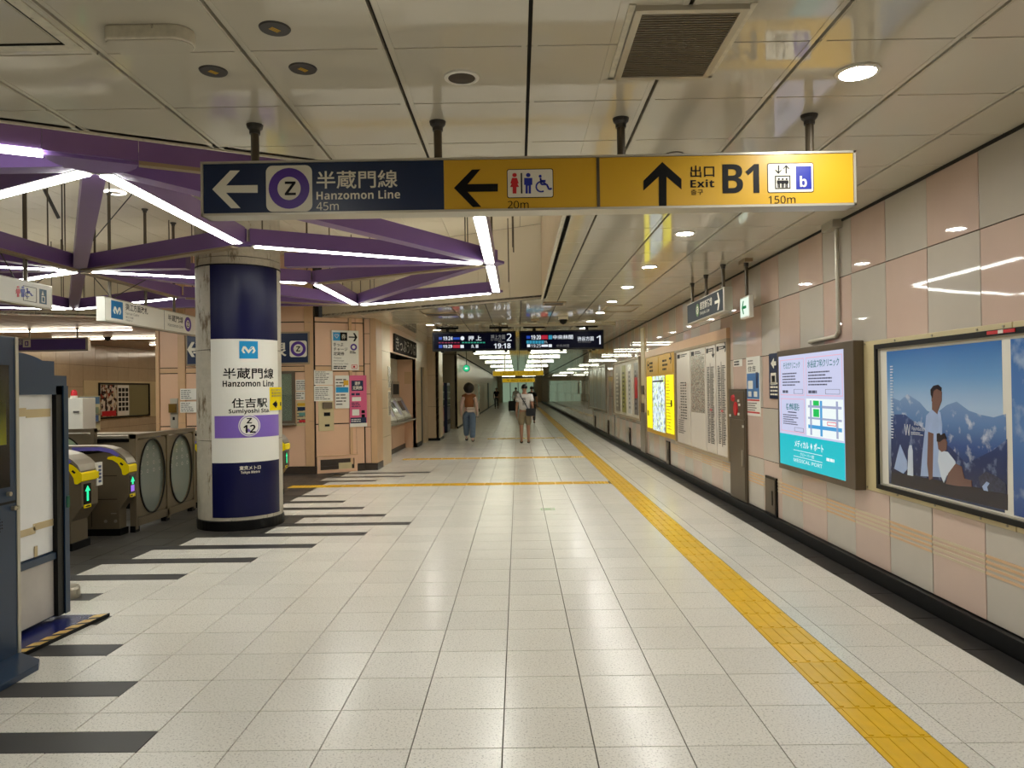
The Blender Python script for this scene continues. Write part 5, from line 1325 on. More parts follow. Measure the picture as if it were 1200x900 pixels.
MB().box(-8.5, 13.0, 0, -7.66, 13.4, 1.52).build('body', M['white'], t, .01); MB().box(-8.08, 12.985, .1, -8.07, 13.0, 1.48).build('door_gap', M['ink_grey'], t); MB().box(-7.82, 12.98, 1.26, -7.72, 13.0, 1.29).build('handle', M['ink_grey'], t)
t = thing('red_lamp', 'small red alarm lamp above the cream cabinet', 'lamp', (-7.9, 13.1, 1.52))
MB().cyl((-7.93, 13.2, 1.52), (-7.93, 13.2, 1.56), .06, 14).build('lamp_base', M['white'], t); MB().lathe((-7.93, 13.2, 1.56), [(.055, 0), (.05, .07), (.03, .1), (0, .11)], 14).build('lamp_dome', M['red'], t, smooth=True)
rk = thing('brochure_rack', 'wall rack of leaflets beside the cream cabinet behind the ticket gates', 'rack', (-7.9, 14.6, .8))
KX = FY(14.6)
u0, v0, u1, v1 = KX.rect(92, 464, 116, 505)
MB().rect(KX, u0, v0, u1, v1, -.05, -.03).build('rack_back', M['cream'], rk)
MB().rect(KX, u0, v1 - .16, u1, v1 - .02, -.03, -.02).build('rack_header', mat('rack_header', (92, 118, 140), .35), rk)
for u in (u0 + .04, u1 - .04): MB().rect(KX, u - .015, 0, u + .015, v0, -.05, -.02).build('leg', M['steel'], rk)
for k in range(3): MB().rect(KX, u0, v0 + .16 * k, u1, v0 + .16 * k + .02, -.03, .03).build('rack_shelf', M['steel'], rk)
cols = [(206, 196, 186), (180, 70, 70), (90, 110, 150), (214, 206, 190), (196, 150, 150), (150, 160, 130)]
LN = ['white leaflet', 'red leaflet', 'blue leaflet', 'cream leaflet', 'pink leaflet', 'green leaflet']
for k in range(6):
    i, j = k % 3, k // 3; wd = (u1 - u0) / 3
    t = thing('leaflet', '%s standing in the %s row of the brochure rack' % (LN[k], ('lower', 'upper')[j]), 'leaflet', tuple(KX.p(u0 + wd * (i + .5), v0 + .18 + .16 * j, .0)), 'leaflets in the rack')
    o = MB().rect(KX, u0 + wd * i + .02, v0 + .19 + .16 * j, u0 + wd * (i + 1) - .02, v0 + .31 + .16 * j, -.02, 0).build('leaflet_cover', mat('leaflet_%d' % k, cols[k], .4), t)
    lines(KX, u0 + wd * i + .04, v0 + .21 + .16 * j, u0 + wd * (i + 1) - .04, v0 + .29 + .16 * j, 3, M['ink_grey'], o, .002, seed=k)
t = thing('low_cabinet', 'low beige counter block behind the second ticket gate', 'counter', (-6.9, 12.2, 0))
MB().box(-7.1, 12.0, 0, -6.2, 12.6, .9).build('body', M['booth_trim'], t, .01); MB().box(-6.65, 11.98, .02, -6.45, 12.0, .89).build('white_panel', M['white'], t); MB().box(-7.13, 11.97, .9, -6.17, 12.62, .93).build('worktop', M['steel'], t)
# ================================================================== TICKET OFFICE FACADE
OF = FY(14.2)
XB0, XT = -6.93, -3.88
ofw = struct('wall_office', MB().box(XB0, 14.22, 0, XT + .0, 14.5, HH).box(XB0, 14.3, 0, XB0 + .1, 31, HC), M['wall_gap'])
F2 = F((XT, 14.2, 0), (.866, .5, 0), (0, 0, 1)); L2 = .96
of2 = struct('wall_office_corner', MB().rect(F2, 0, 0, L2, HC, -.2, -.02), M['wall_gap'])
xs = [OF.uv(px, 460)[0] for px in (183, 187.5, 209, 218, 233, 262, 290, 300, 328, 357.5, 368)]
tr_ = {0, 2, 7, 9}
rowsz = [(.14, .93), (.95, 1.95), (2.07, 2.90), (2.92, 3.55), (3.57, HH)]
for i in range(len(xs) - 1):
    a, b_ = xs[i] + .004, xs[i + 1] - .004
    if i in tr_: 
        for z0, z1 in ((.14, 1.0), (1.004, 2.9), (2.904, HH)): MB().rect(OF, a, z0, b_, z1, -.02, .025).build('pilaster_panel', M['booth_trim'], ofw, .003)
    else:
        for z0, z1 in rowsz: MB().rect(OF, a, z0, b_, z1, -.02, 0).build('wall_panel', M['booth'], ofw, .003)
        MB().rect(OF, a, 1.965, b_, 2.055, -.02, .006).build('rail_panel', M['booth_trim'], ofw, .003)
MB().rect(FL(XB0), 14.2, .0, 31, HC, -.01, .0).build('side_panel', M['booth'], ofw)
us = [0.004, .66, .72, .80, L2]
for i, (a, b_) in enumerate(zip(us[:-1], us[1:])):
    if i == 1: MB().rect(F2, a, .14, b_ - .004, HC, -.02, .03).build('pilaster_panel', M['booth_trim'], of2, .003); continue
    for z0, z1 in ((.14, .93), (.95, 1.95), (2.07, 2.90), (2.92, HC)):
        MB().rect(F2, a, z0, b_ - .006, z1, -.02, 0).build('wall_panel', M['booth'], of2, .003)
    MB().rect(F2, a, 1.965, b_ - .006, 2.055, -.02, .006).build('rail_panel', M['booth_trim'], of2, .003)
struct('baseboard_office', MB().rect(OF, XB0, 0, XT, .13, -.05, .035).rect(F2, 0, 0, L2, .13, -.05, .035), M['kick'])
# corner post
pcx0, pcx1, pcy = -3.04, -2.8, 14.72
ps = struct('trim_5', MB().box(pcx0, pcy, 0, pcx1 - .01, 15.3, HC), M['wall_gap'])
for z0, z1 in ((.14, .85), (.86, 1.5), (1.51, 2.1), (2.11, 2.7), (2.71, HC)): MB().box(pcx0 + .004, pcy - .02, z0, pcx1 - .13, pcy, z1).build('wall_panel', M['booth'], ps, .003)
MB().box(pcx1 - .12, pcy - .03, .14, pcx1, 15.3, HC).build('pilaster_panel', M['booth_trim'], ps, .004); MB().box(pcx0, pcy - .035, 0, pcx1 + .005, 15.3, .13).build('kick_panel', M['kick'], ps)

# service window
swn = thing('office_window', 'ticket office service window with bronze frame just right of the round column', 'window', (-4.6, 14.2, .96))
u0, v0, u1, v1 = OF.rect(300, 435, 346, 496); v0, v1 = .97, 1.97
frame_bars(OF, u0, v0, u1, v1, .05, 0, .05, 'window_frame', M['bronze'], swn); MB().rect(OF, u0 + .05, v0 + .05, u1 - .05, v1 - .05, .0, .01).build('office_interior', mat('office_interior', (190, 182, 160), .6), swn)
MB().rect(OF, u0 + .05, v0 + .05, u1 - .05, v0 + .55, .01, .014).build('lower_screen', mat('window_grey', (150, 150, 140), .3), swn); MB().rect(OF, u0 + .05, v0 + .55, u1 - .05, v0 + .565, .014, .02).build('window_bar', M['alu'], swn)
MB().rect(OF, u0 + .05, v0 + .05, u1 - .05, v1 - .05, .024, .028).build('glass_pane', M['glass'], swn); MB().rect(OF, u0 - .02, v0 - .03, u1 + .02, v0, 0, .14).build('window_sill', M['steel'], swn)
# navy line sign
t = thing('office_line_sign', 'wide navy sign with purple ring behind the round column on the ticket office wall', 'sign', (-5.1, 14.2, 2.1))
u0, v0, u1, v1 = OF.rect(219, 390, 363.5, 427); v0, v1 = 2.10, 2.72
MB().rect(OF, u0, v0, u1, v1, 0, .05).build('housing', M['tan'], t); MB().rect(OF, u0 + .03, v0 + .03, u1 - .03, v1 - .03, .05, .055).build('face', M['navy'], t)
bu0, bv0, bu1, bv1 = OF.rect(340.5, 399.5, 360.5, 418.5)
MB().prism(rrect(bu0, bv0, bu1, bv1, .04), OF, .055, .058).build('line_badge', M['letter'], t); ring(OF, (bu0 + bu1) / 2, (bv0 + bv1) / 2, .09, .145, .058, .061, 'line_ring', M['line_purple'], t)
text(OF, 'Z', (bu0 + bu1) / 2 - .04, (bv0 + bv1) / 2 - .05, (bu0 + bu1) / 2 + .04, (bv0 + bv1) / 2 + .05, M['ink'], t, .062, .02)
text(OF, '半蔵門線', bu0 - 1.85, bv0 + .0, bu0 - .06, bv1 - .0, M['letter'], t, .058, .012); MB().prism(arrow_pts(u0 + .18, 2.41, .15, math.pi), OF, .055, .058).build('arrow', M['letter'], t)
# ticket direction sign
def f2rect(x0, y0, x1, y1): return F2.rect(x0, y0, x1, y1)
t = thing('ticket_sign', 'white sign with black right arrow and Japanese ticket text on the office wall', 'sign', tuple(F2.p(.4, 1.97)))
u0, v0, u1, v1 = f2rect(388, 387.5, 419.5, 434)
MB().rect(F2, u0, v0, u1, v1, 0, .05).build('panel', M['white_gloss'], t, .004)
def s2(fx0, fy0, fx1, fy1): return u0 + (u1 - u0) * fx0, v1 - (v1 - v0) * fy1, u0 + (u1 - u0) * fx1, v1 - (v1 - v0) * fy0
MB().rect(F2, *s2(.05, .05, .31, .26), .05, .054).build('ticket_symbol', M['logo_blue'], t); MB().rect(F2, *s2(.31, .05, .57, .26), .05, .054).build('ticket_symbol', M['ink'], t)
text(F2, '♡', *s2(.1, .1, .26, .2), M['letter'], t, .056); text(F2, '券', *s2(.36, .09, .52, .22), M['letter'], t, .056)
a, b_, c, d = s2(.63, .05, .95, .28); MB().prism(arrow_pts((a + c) / 2, (b_ + d) / 2, (c - a) / 2, 0, .14), F2, .05, .054).build('arrow', M['ink'], t)
for s, bx in (('きっぷ', (.06, .31, .42, .40)), ('チャージ', (.06, .43, .58, .52)), ('定期券', (.06, .54, .46, .63))): text(F2, s, *s2(*bx), M['ink'], t, .053, .01)
for s, bx in (('Tickets', (.06, .67, .34, .71)), ('Recharge', (.06, .745, .44, .785)), ('Commuter Pass', (.06, .82, .6, .855))): text(F2, s, *s2(*bx), M['ink'], t, .053, .01)
lines(F2, *s2(.06, .88, .6, .97), 2, M['ink'], t, .053, .6, seed=2)
a, b_, c, d = s2(.69, .33, .93, .5); ring(F2, (a + c) / 2, (b_ + d) / 2, .035, .065, .05, .054, 'line_ring', M['line_purple'], t); lines(F2, *s2(.66, .51, .97, .58), 2, M['ink'], t, .053, .6, seed=3)
a, b_, c, d = s2(.72, .86, .93, .96); frame_bars(F2, a, b_, c, d, .008, .05, .053, 'symbol_border', M['red'], t); MB().rect(F2, a + .03, b_ + .02, c - .04, d - .02, .05, .053).build('red_symbol', M['red'], t)
# paper sheets
def sheet(name, label, cat, fr, box, m, n0=0, k=6, seed=1, lm=None, extra=None):
    t = thing(name, label, cat, tuple(fr.p(*fr.uv((box[0] + box[2]) / 2, box[3]))))
    u0, v0, u1, v1 = fr.rect(*box); MB().rect(fr, u0, v0, u1, v1, n0, n0 + .004).build('sheet', m, t)
    w_, h_ = u1 - u0, v1 - v0
    if k: lines(fr, u0 + .06 * w_, v0 + .08 * h_, u1 - .06 * w_, v1 - .08 * h_, k, lm or M['ink_grey'], t, n0 + .006, .4, seed=seed)
    if extra:
        for nm, bx, mm in extra: MB().rect(fr, u0 + w_ * bx[0], v1 - h_ * bx[3], u0 + w_ * bx[2], v1 - h_ * bx[1], n0 + .004, n0 + .008).build(nm, mm, t)
    return t, (u0, v0, u1, v1)
W_ = M['white_gloss']
sheet('notice', 'wide white notice sheet under the navy ring sign, upper of two beside the window', 'notice', OF, (346.5, 445, 365, 458), W_, .006, 5, 1)
sheet('notice', 'small white notice directly under the wide one beside the service window', 'notice', OF, (346.5, 459, 358.5, 468.5), W_, .006, 3, 2)
sheet('notice', 'yellow and navy notice lowest in the column beside the service window', 'notice', OF, (347.5, 470, 362.5, 499), M['cream'], .006, 7, 3, None, [('yellow_block', (.1, .08, .9, .2), M['sign_yellow']), ('navy_block', (.1, .24, .9, .38), M['navy']), ('green_block', (.2, .46, .9, .6), mat('teal_print', (90, 140, 130), .4)), ('red_block', (.2, .76, .7, .86), M['red'])])
sheet('notice', 'upper of two large white notices on the pilaster right of the service window', 'notice', F2, (368, 433.5, 390, 451), W_, .0, 7, 4)
sheet('notice', 'lower of two large white notices, hanging just above the steel intercom plate', 'notice', F2, (368, 452, 390, 470), W_, .0, 7, 5)
sheet('notice', 'white sheet with blue picture band left of the pink poster', 'notice', F2, (392, 440, 408.5, 478.5), W_, .035, 9, 6, None, [('blue_picture', (.06, .36, .94, .52), M['logo_blue']), ('yellow_note', (.6, .15, .95, .3), M['sign_yellow'])])
pk = mat('pink_print', (214, 96, 134), .3)
t, (u0, v0, u1, v1) = sheet('pink_poster', 'tall pink poster with navy heading block hanging on the office corner', 'poster', F2, (409, 440, 429, 500), pk, .036, 0)
w_, h_ = u1 - u0, v1 - v0
def pk_(b): return u0 + w_ * b[0], v1 - h_ * b[3], u0 + w_ * b[2], v1 - h_ * b[1]
MB().rect(F2, *pk_((.12, .1, .8, .3)), .04, .044).build('navy_block', M['navy'], t); text(F2, '通学', *pk_((.3, .12, .62, .19)), M['letter'], t, .047, .02); text(F2, '定期券', *pk_((.18, .205, .74, .28)), M['letter'], t, .047, .02)
MB().rect(F2, *pk_((.04, .82, .96, .93)), .04, .043).build('navy_block', M['navy'], t); MB().rect(F2, *pk_((0, .93, 1, 1)), .04, .042).build('white_block', W_, t)
for bx in ((.14, .42, .66, .5), (.14, .66, .55, .78)): MB().rect(F2, *pk_(bx), .04, .043).build('white_block', W_, t)
lines(F2, *pk_((.1, .33, .9, .4)), 1, M['navy'], t, .042, .6, seed=4); lines(F2, *pk_((.1, .52, .7, .62)), 3, M['navy'], t, .042, .5, seed=5); lines(F2, *pk_((.08, .84, .9, .91)), 2, W_, t, .045, .5, seed=7)
for cy in (.68, .76): MB().rect(F2, *pk_((.68, cy, .88, cy + .06)), .04, .043).build('dark_block', M['ink'], t)
t = thing('intercom_panel', 'tall steel intercom plate under the white notices on the office wall', 'intercom', tuple(F2.p(.1, .8)))
u0, v0, u1, v1 = F2.rect(373, 470, 391, 505); MB().rect(F2, u0, v0, u1, v1, 0, .02).build('plate', M['cream'], t, .003)
w_, h_ = u1 - u0, v1 - v0
MB().rect(F2, u0 + w_ * .25, v1 - h_ * .25, u1 - w_ * .15, v1 - h_ * .04, .02, .08).build('handset_box', M['bronze'], t, .006); MB().rect(F2, u0 + w_ * .35, v1 - h_ * .5, u1 - w_ * .25, v1 - h_ * .38, .02, .03).build('button_panel', M['ink'], t); MB().rect(F2, u0 + w_ * .4, v0 + h_ * .15, u1 - w_ * .3, v0 + h_ * .22, .02, .03).build('slot', M['ink'], t)
t = thing('counter_ledge', 'low pink box ledge with recessed front at the foot of the office wall', 'counter', tuple(F2.p(.35, 0)))
u0, v0, u1, v1 = F2.rect(371, 534, 418, 552); v0 = .0
frame_bars(F2, u0, .0, u1, .32, .06, 0, .05, 'ledge_frame', M['booth'], t); MB().rect(F2, u0 + .06, .06, u1 - .06, .26, .0, .02).build('recess_back', M['kick'], t); MB().rect(F2, u0 + .42, .06, u0 + .68, .18, .02, .04).build('metal_plate', M['cream'], t)
MB().rect(F2, u0 - .01, .32, u1 + .01, .335, 0, .06).build('ledge_top', M['booth_trim'], t)
for px, py, lb, k in ((222, 462, 'upper white notice on the pink office wall left of the round column', 7), (222, 477, 'lower white notice on the pink office wall left of the round column', 8)):
    sheet('notice', lb, 'notice', OF, (px - 10, py - 6.5, px + 9, py + 6.5), W_, .028, 5, k)
t = thing('wall_phone', 'small brass intercom on a grey plate on the pink wall left of the round column', 'intercom', (-6.6, 14.2, .9))
u0, v0, u1, v1 = OF.rect(200, 467, 209, 502); MB().rect(OF, u0, v0, u1, v1, 0, .02).build('plate', M['alu'], t); MB().rect(OF, u0 + .0, v1 - .27, u1 - .02, v1 - .1, .02, .09).build('intercom_box', mat('brass', (140, 110, 50), .3, .6), t); MB().rect(OF, u0 + .05, v0 + .16, u1 - .06, v0 + .22, .02, .03).build('button', M['ink'], t)

# ================================================================== TICKET MACHINE ALCOVE
TL = FL(-2.8)
al = struct('wall_alcove_back', MB().box(-4.0, 16.2, 0, -3.35, 20.5, HC), M['wall_gap'])
alh = struct('wall_alcove_header', MB().box(-2.95, 16.3, 2.44, -2.82, 20.4, HC), M['wall_gap'])
ale = struct('wall_alcove_end', MB().box(-3.35, 20.42, 0, -2.82, 20.5, HC), M['wall_gap'])
struct('wall_alcove_side', MB().box(-3.4, 16.2, 0, -2.82, 16.3, HC), M['wall_gap'])
TB = FL(-3.33)
MB().rect(TL, 16.3, 2.42, 20.4, HC, -.03, 0).build('header_panel', M['booth'], alh, .003); MB().rect(TB, 16.3, .8, 20.4, 1.45, -.02, 0).build('wall_panel', M['booth'], al)
for k in range(4): MB().rect(TB, 16.3 + 1.025 * k + .01, 1.5, 16.3 + 1.025 * (k + 1) - .01, 2.42, -.02, .02).build('blind_panel', M['ceil_lip'], al, .004)
FRt = FY(20.4); MB().rect(FRt, -3.33, .0, -2.8, 2.42, -.02, 0).build('wall_panel', M['booth'], ale); MB().rect(FRt, -3.12, 1.75, -2.93, 2.08, 0, .006).build('access_door', M['booth_trim'], ale)
t = thing('ticket_counter', 'steel topped counter with pink front along the ticket machine alcove', 'counter', (-3.0, 18.3, 0)); MB().rect(TB, 16.3, .12, 20.4, .72, .0, .2).build('front_panel', M['booth'], t); MB().rect(TB, 16.3, 0, 20.4, .12, .0, .215).build('kick_panel', M['kick'], t); MB().box(-3.33, 16.3, .77, -2.80, 20.4, .81).build('ledge', M['steel'], t, .004); MB().box(-3.33, 16.3, .72, -3.1, 20.4, .77).build('bracket', M['bronze'], t)
TM = [(16.5, 17.6, 'ticket machine nearest the corner post in the alcove'), (17.7, 18.8, 'middle ticket machine with slanted steel front in the alcove'), (18.9, 20.0, 'ticket machine deepest in the alcove')]
for y0, y1, lb in TM:
    t = thing('ticket_machine', lb, 'ticket machine', (-3.1, (y0 + y1) / 2, .81), 'ticket machines')
    f = F((-2.88, y0, .81), (1, 0, 0), (0, 0, 1))
    MB().prism([(0, 0), (0, .06), (-.26, .56), (-.32, .60), (-.32, 1.0), (-.42, 1.0), (-.42, 0)], f, -(y1 - y0), 0).build('body', M['steel'], t, .004)
    a, b_ = Vector((-2.88, y0, .87)), Vector((-3.14, y0, 1.37)); sl = F(a, (0, 1, 0), b_ - a)
    MB().rect(sl, .1, .2, .62, .48, 0, .006).build('screen', M['screen_black'], t); MB().rect(sl, .68, .1, 1.0, .5, 0, .008).build('keypad_panel', mat('machine_lilac', (130, 120, 140), .4), t); MB().rect(sl, .1, .04, .6, .14, 0, .02).build('cash_tray', M['alu'], t)
    u2 = FL(-3.2); MB().rect(u2, y0 + .1, 1.47, y1 - .1, 1.74, -.02, .006).build('upper_display', M['ink'], t)
t = thing('fare_sign', 'dark sign with pale characters over the ticket machine alcove', 'sign', (-2.8, 18.4, 2.45))
MB().rect(TL, 16.7, 2.45, 20.3, 2.86, 0, .04).build('panel', mat('fare_panel', (34, 30, 26), .8, spec=.1), t)
text(TL, 'きっぷうりば', 16.85, 2.5, 20.15, 2.81, mat('fare_letter', (150, 142, 128), .7, spec=.2), t, .043, .01)
for i, (z0, z1) in enumerate(((1.62, 2.1), (1.02, 1.56))):
    t = thing('fare_table', ('upper' if i == 0 else 'lower') + ' printed fare table on the wall beside the ticket machine alcove', 'notice', (-2.8, 16.1, z0))
    MB().rect(TL, 15.95, z0, 16.28, z1, 0, .01).build('board', M['ceil_lip'], t); MB().rect(TL, 15.97, z0 + .02, 16.26, z1 - .02, .01, .012).build('fare_print', print_mat('fare_print_%d' % i, (196, 186, 168), [(90, 86, 80), (120, 116, 110)], 60, .5), t)

# ================================================================== DEPARTURE BOARDS
BD = FY(17.0)
e_w = emat('board_white', (240, 246, 255), .95); e_b = emat('board_blue', (40, 90, 220), .6); e_r = emat('board_red', (220, 40, 70), .6); e_g = emat('board_green', (60, 200, 170), .5); e_c = emat('board_cyan', (60, 180, 220), .6); e_p = emat('board_pink', (210, 60, 110), .4)
e_dim = emat('board_dim', (150, 150, 150), .6)
bn = emat('board_navy', (6, 8, 34), .35, (4, 5, 14)); bn.node_tree.nodes['Principled BSDF'].inputs['Specular IOR Level'].default_value = .06
def dep(label, box, dx):
    t = thing('departure_board', label, 'departure board', tuple(BD.p(*BD.uv((box[0] + box[2]) / 2, box[3]))), 'departure boards')
    u0, v0, u1, v1 = BD.rect(*box); MB().rect(BD, u0, v0, u1, v1, -.22, 0).build('casing', M['black'], t, .008)
    MB().rect(BD, u0 + .04, v0 + .04, u1 - .04, v1 - .04, 0, .004).build('screen', bn, t)
    for px in dx:
        u = BD.uv(px, 385)[0]; MB().rect(BD, u - .035, v1 - .01, u + .035, HC - .03, -.14, -.07).build('bracket', M['black'], t); MB().rect(BD, u - .25, HC - .04, u + .25, HC, -.16, -.05).build('mount_bar', M['black'], t)
    for k in (.12, .5, .88): MB().rect(BD, u0 + (u1 - u0) * k - .04, v0 - .03, u0 + (u1 - u0) * k + .04, v0, -.1, -.02).build('clip', M['black'], t)
    return t
t = dep('left departure board of two, with the large numeral 2', (506.5, 388.5, 604.5, 411), (524, 586))
px_ = lambda cx, cy: (500 + cx / 5.4545, 380 + cy / 5.4545)
def bt(s, x0, y0, x1, y1, m, bold=.015): a, b_ = px_(x0, y0), px_(x1, y1); ptext(BD, s, (a[0], a[1], b_[0], b_[1]), m, t, .008, bold)
def bb(x0, y0, x1, y1, m): a, b_ = px_(x0, y0), px_(x1, y1); prect(BD, (a[0], a[1], b_[0], b_[1]), .004, .007, 'screen_block', m, t)
bb(78, 82, 98, 99, e_b); bt('19:24', 105, 78, 166, 102, e_w); bb(170, 84, 211, 98, e_b); bt('●', 216, 77, 241, 103, e_w); bt('押 上', 266, 74, 350, 104, e_w)
for k in range(7): bb(76 + 20 * k, 115, 90 + 20 * k, 121, e_p)
for k in range(8): bb(226 + 19 * k, 113, 240 + 19 * k, 121, e_g)
bb(78, 132, 100, 152, e_b); bt('19:29', 105, 132, 164, 152, e_w); bb(168, 132, 212, 152, e_r); bb(216, 132, 238, 152, e_w); bt('久 喜', 284, 130, 332, 152, e_w)
bt('押上方面', 410, 66, 502, 96, e_dim); bt('for Oshiage', 410, 98, 480, 108, e_dim, 0); bt('2', 512, 60, 543, 106, e_w, .01); bt('19:18', 430, 122, 537, 154, e_w, .02); bt('現在時刻', 458, 109, 500, 117, e_dim, 0)
t = dep('right departure board of two, with the large numeral 1', (608.5, 387, 707.5, 409.5), (626, 688))
bb(638, 74, 662, 92, e_b); bt('19:20', 667, 70, 730, 97, e_w); bb(733, 70, 774, 96, e_r); bb(779, 70, 802, 96, e_c); bt('中央林間', 807, 68, 935, 96, e_w)
for k in range(6): bb(638 + 19 * k, 104, 654 + 19 * k, 124, e_c)
bt('です。', 750, 106, 772, 122, e_w, 0); bb(642, 128, 662, 146, e_w); bt('19:25', 668, 128, 730, 148, e_w, 0); bb(734, 130, 776, 144, e_w); bb(780, 128, 800, 146, e_w); bt('中央林間', 830, 128, 910, 146, e_dim, 0)
bt('渋谷方面', 963, 78, 1068, 106, e_w, .01); bt('for Shibuya', 968, 108, 1050, 120, e_dim, 0); bt('1', 1085, 72, 1112, 128, e_w, .01)
t = thing('ceiling_conduit', 'thin pale conduit crossing the ceiling above the right departure board', 'conduit', (1.0, 16.6, 2.97)); MB().box(-.2, 16.55, 2.955, 2.2, 16.62, 3.0).build('pipe', M['alu'], t)

# ================================================================== FAR CORRIDOR
TY = [24.6, 28.8, 33.2, 39.0, 46.5, 56.0, 68.0, 80.0]; TN = ['first', 'second', 'third', 'fourth', 'fifth', 'sixth', 'seventh', 'farthest']
for k, y in enumerate(TY):
    for x in (-1.0, 1.2):
        t = thing('tube_light', 'white tube light across the far corridor ceiling, %s row, %s half' % (TN[k], 'left' if x < 0 else 'right'), 'ceiling light', (x, y, HC - .04), 'tube lights in the far corridor')
        MB().box(x - .72, y - .09, HC - .025, x + .72, y + .09, HC).build('tray', M['white'], t); MB().box(x - .68, y - .05, HC - .05, x + .68, y + .05, HC - .025).build('tube', M['tube'], t)
def far_sign(label, y, x0, x1, z0, z1, s):
    t = thing('corridor_sign', label, 'sign', ((x0 + x1) / 2, y, z0)); f = FY(y)
    MB().rect(f, x0, z0, x1, z1, -.12, 0).build('housing', M['alu'], t); MB().rect(f, x0 + .02, z0 + .02, x1 - .02, z1 - .02, 0, .004).build('face', emat('far_yellow', (236, 190, 30), .45), t)
    text(f, s, x0 + .3, z0 + .055, x1 - .25, z1 - .055, M['ink'], t, .008, .01); 
    for x in (x0 + .5, x1 - .1): MB().rect(f, x - .03, z1, x + .03, HC, -.09, -.03).build('pole', M['white'], t)
far_sign('nearer yellow sign hanging across the far corridor under the tube lights', 30, -1.02, 1.05, 2.09, 2.31, '↑ 出口 Exit B1  エレベーター 出口')
far_sign('farther small yellow sign hanging across the corridor beyond the first yellow one', 47, -1.0, 1.1, 1.98, 2.25, '↑ 出口 Exit B1')
t = thing('round_exit_sign', 'small round green lit exit sign hanging left of the far yellow sign', 'exit sign', (-2.28, 33, 2.4)); f = FY(33)
MB().cyl((-2.28, 33, 2.52), (-2.28, 33.08, 2.52), .16, 24).build('housing', M['ink'], t); MB().prism(disc_pts(-2.28, 2.52, .145), f, 0, .006).build('lit_face', emat('exit_green_far', (40, 190, 130), 1.2), t); MB().rect(f, -2.34, 2.48, -2.22, 2.55, .006, .01).build('symbol', emat('exit_white_far', (230, 255, 240), 1.2), t); MB().cyl((-2.28, 33.04, 2.67), (-2.28, 33.04, HC), .02, 8).build('pole', M['pole'], t)
def vending(label, x0, x1, y0, y1, h, m, face='x'):
    t = thing('vending_machine', label, 'vending machine', ((x0 + x1) / 2, (y0 + y1) / 2, 0)); MB().box(x0, y0, .03, x1, y1, h).build('body', m, t, .01); MB().box(x0 + .03, y0 + .03, 0, x1 - .03, y1 - .03, .03).build('feet', M['black'], t)
    f = FL(x1); MB().rect(f, y0 + .06, .95, y1 - .06, h - .1, 0, .008).build('display_window', M['screen_black'], t); MB().rect(f, y0 + .1, .3, y1 - .1, .48, 0, .015).build('pickup_slot', M['ink'], t)
    f2 = FY(y0); MB().rect(f2, x0 + .05, .3, x1 - .05, h - .2, 0, .004).build('side_panel', m, t)
    for k in range(3): 
        o = MB().rect(f, y0 + .1, 1.0 + .24 * k, y1 - .1, 1.02 + .24 * k, .008, .02).build('shelf', M['alu'], t)
vending('red vending machine in the dark alcove beyond the beige pillar', -3.3, -2.62, 25.2, 26.2, 1.83, mat('vending_red', (150, 24, 40), .3))
vending('dark blue vending machine in the alcove beyond the red one', -3.3, -2.6, 27.2, 28.3, 1.83, mat('vending_blue', (30, 40, 70), .3))
vending('white vending machine standing against the left wall beyond the alcove', -2.95, -2.25, 42.0, 43.1, 1.9, M['white'])
struct('door_2', MB().box(-2.46, 60.0, 0, -2.42, 61.6, 2.1), M['grey_dark'])
t = thing('green_floor_mark', 'tiny green square marking on the floor tiles in the middle of the corridor', 'floor marking', (.3, 9.6, 0))
q_ = onz(642, 597); frame_bars(Fz, q_.x - .09, q_.y - .05, q_.x + .09, q_.y + .1, .015, 0, .0012, 'border', mat('mark_green', (90, 140, 60), .4), t); MB().rect(Fz, q_.x - .04, q_.y, q_.x + .04, q_.y + .05, 0, .0012).build('mark', bpy.data.materials['mark_green'], t)
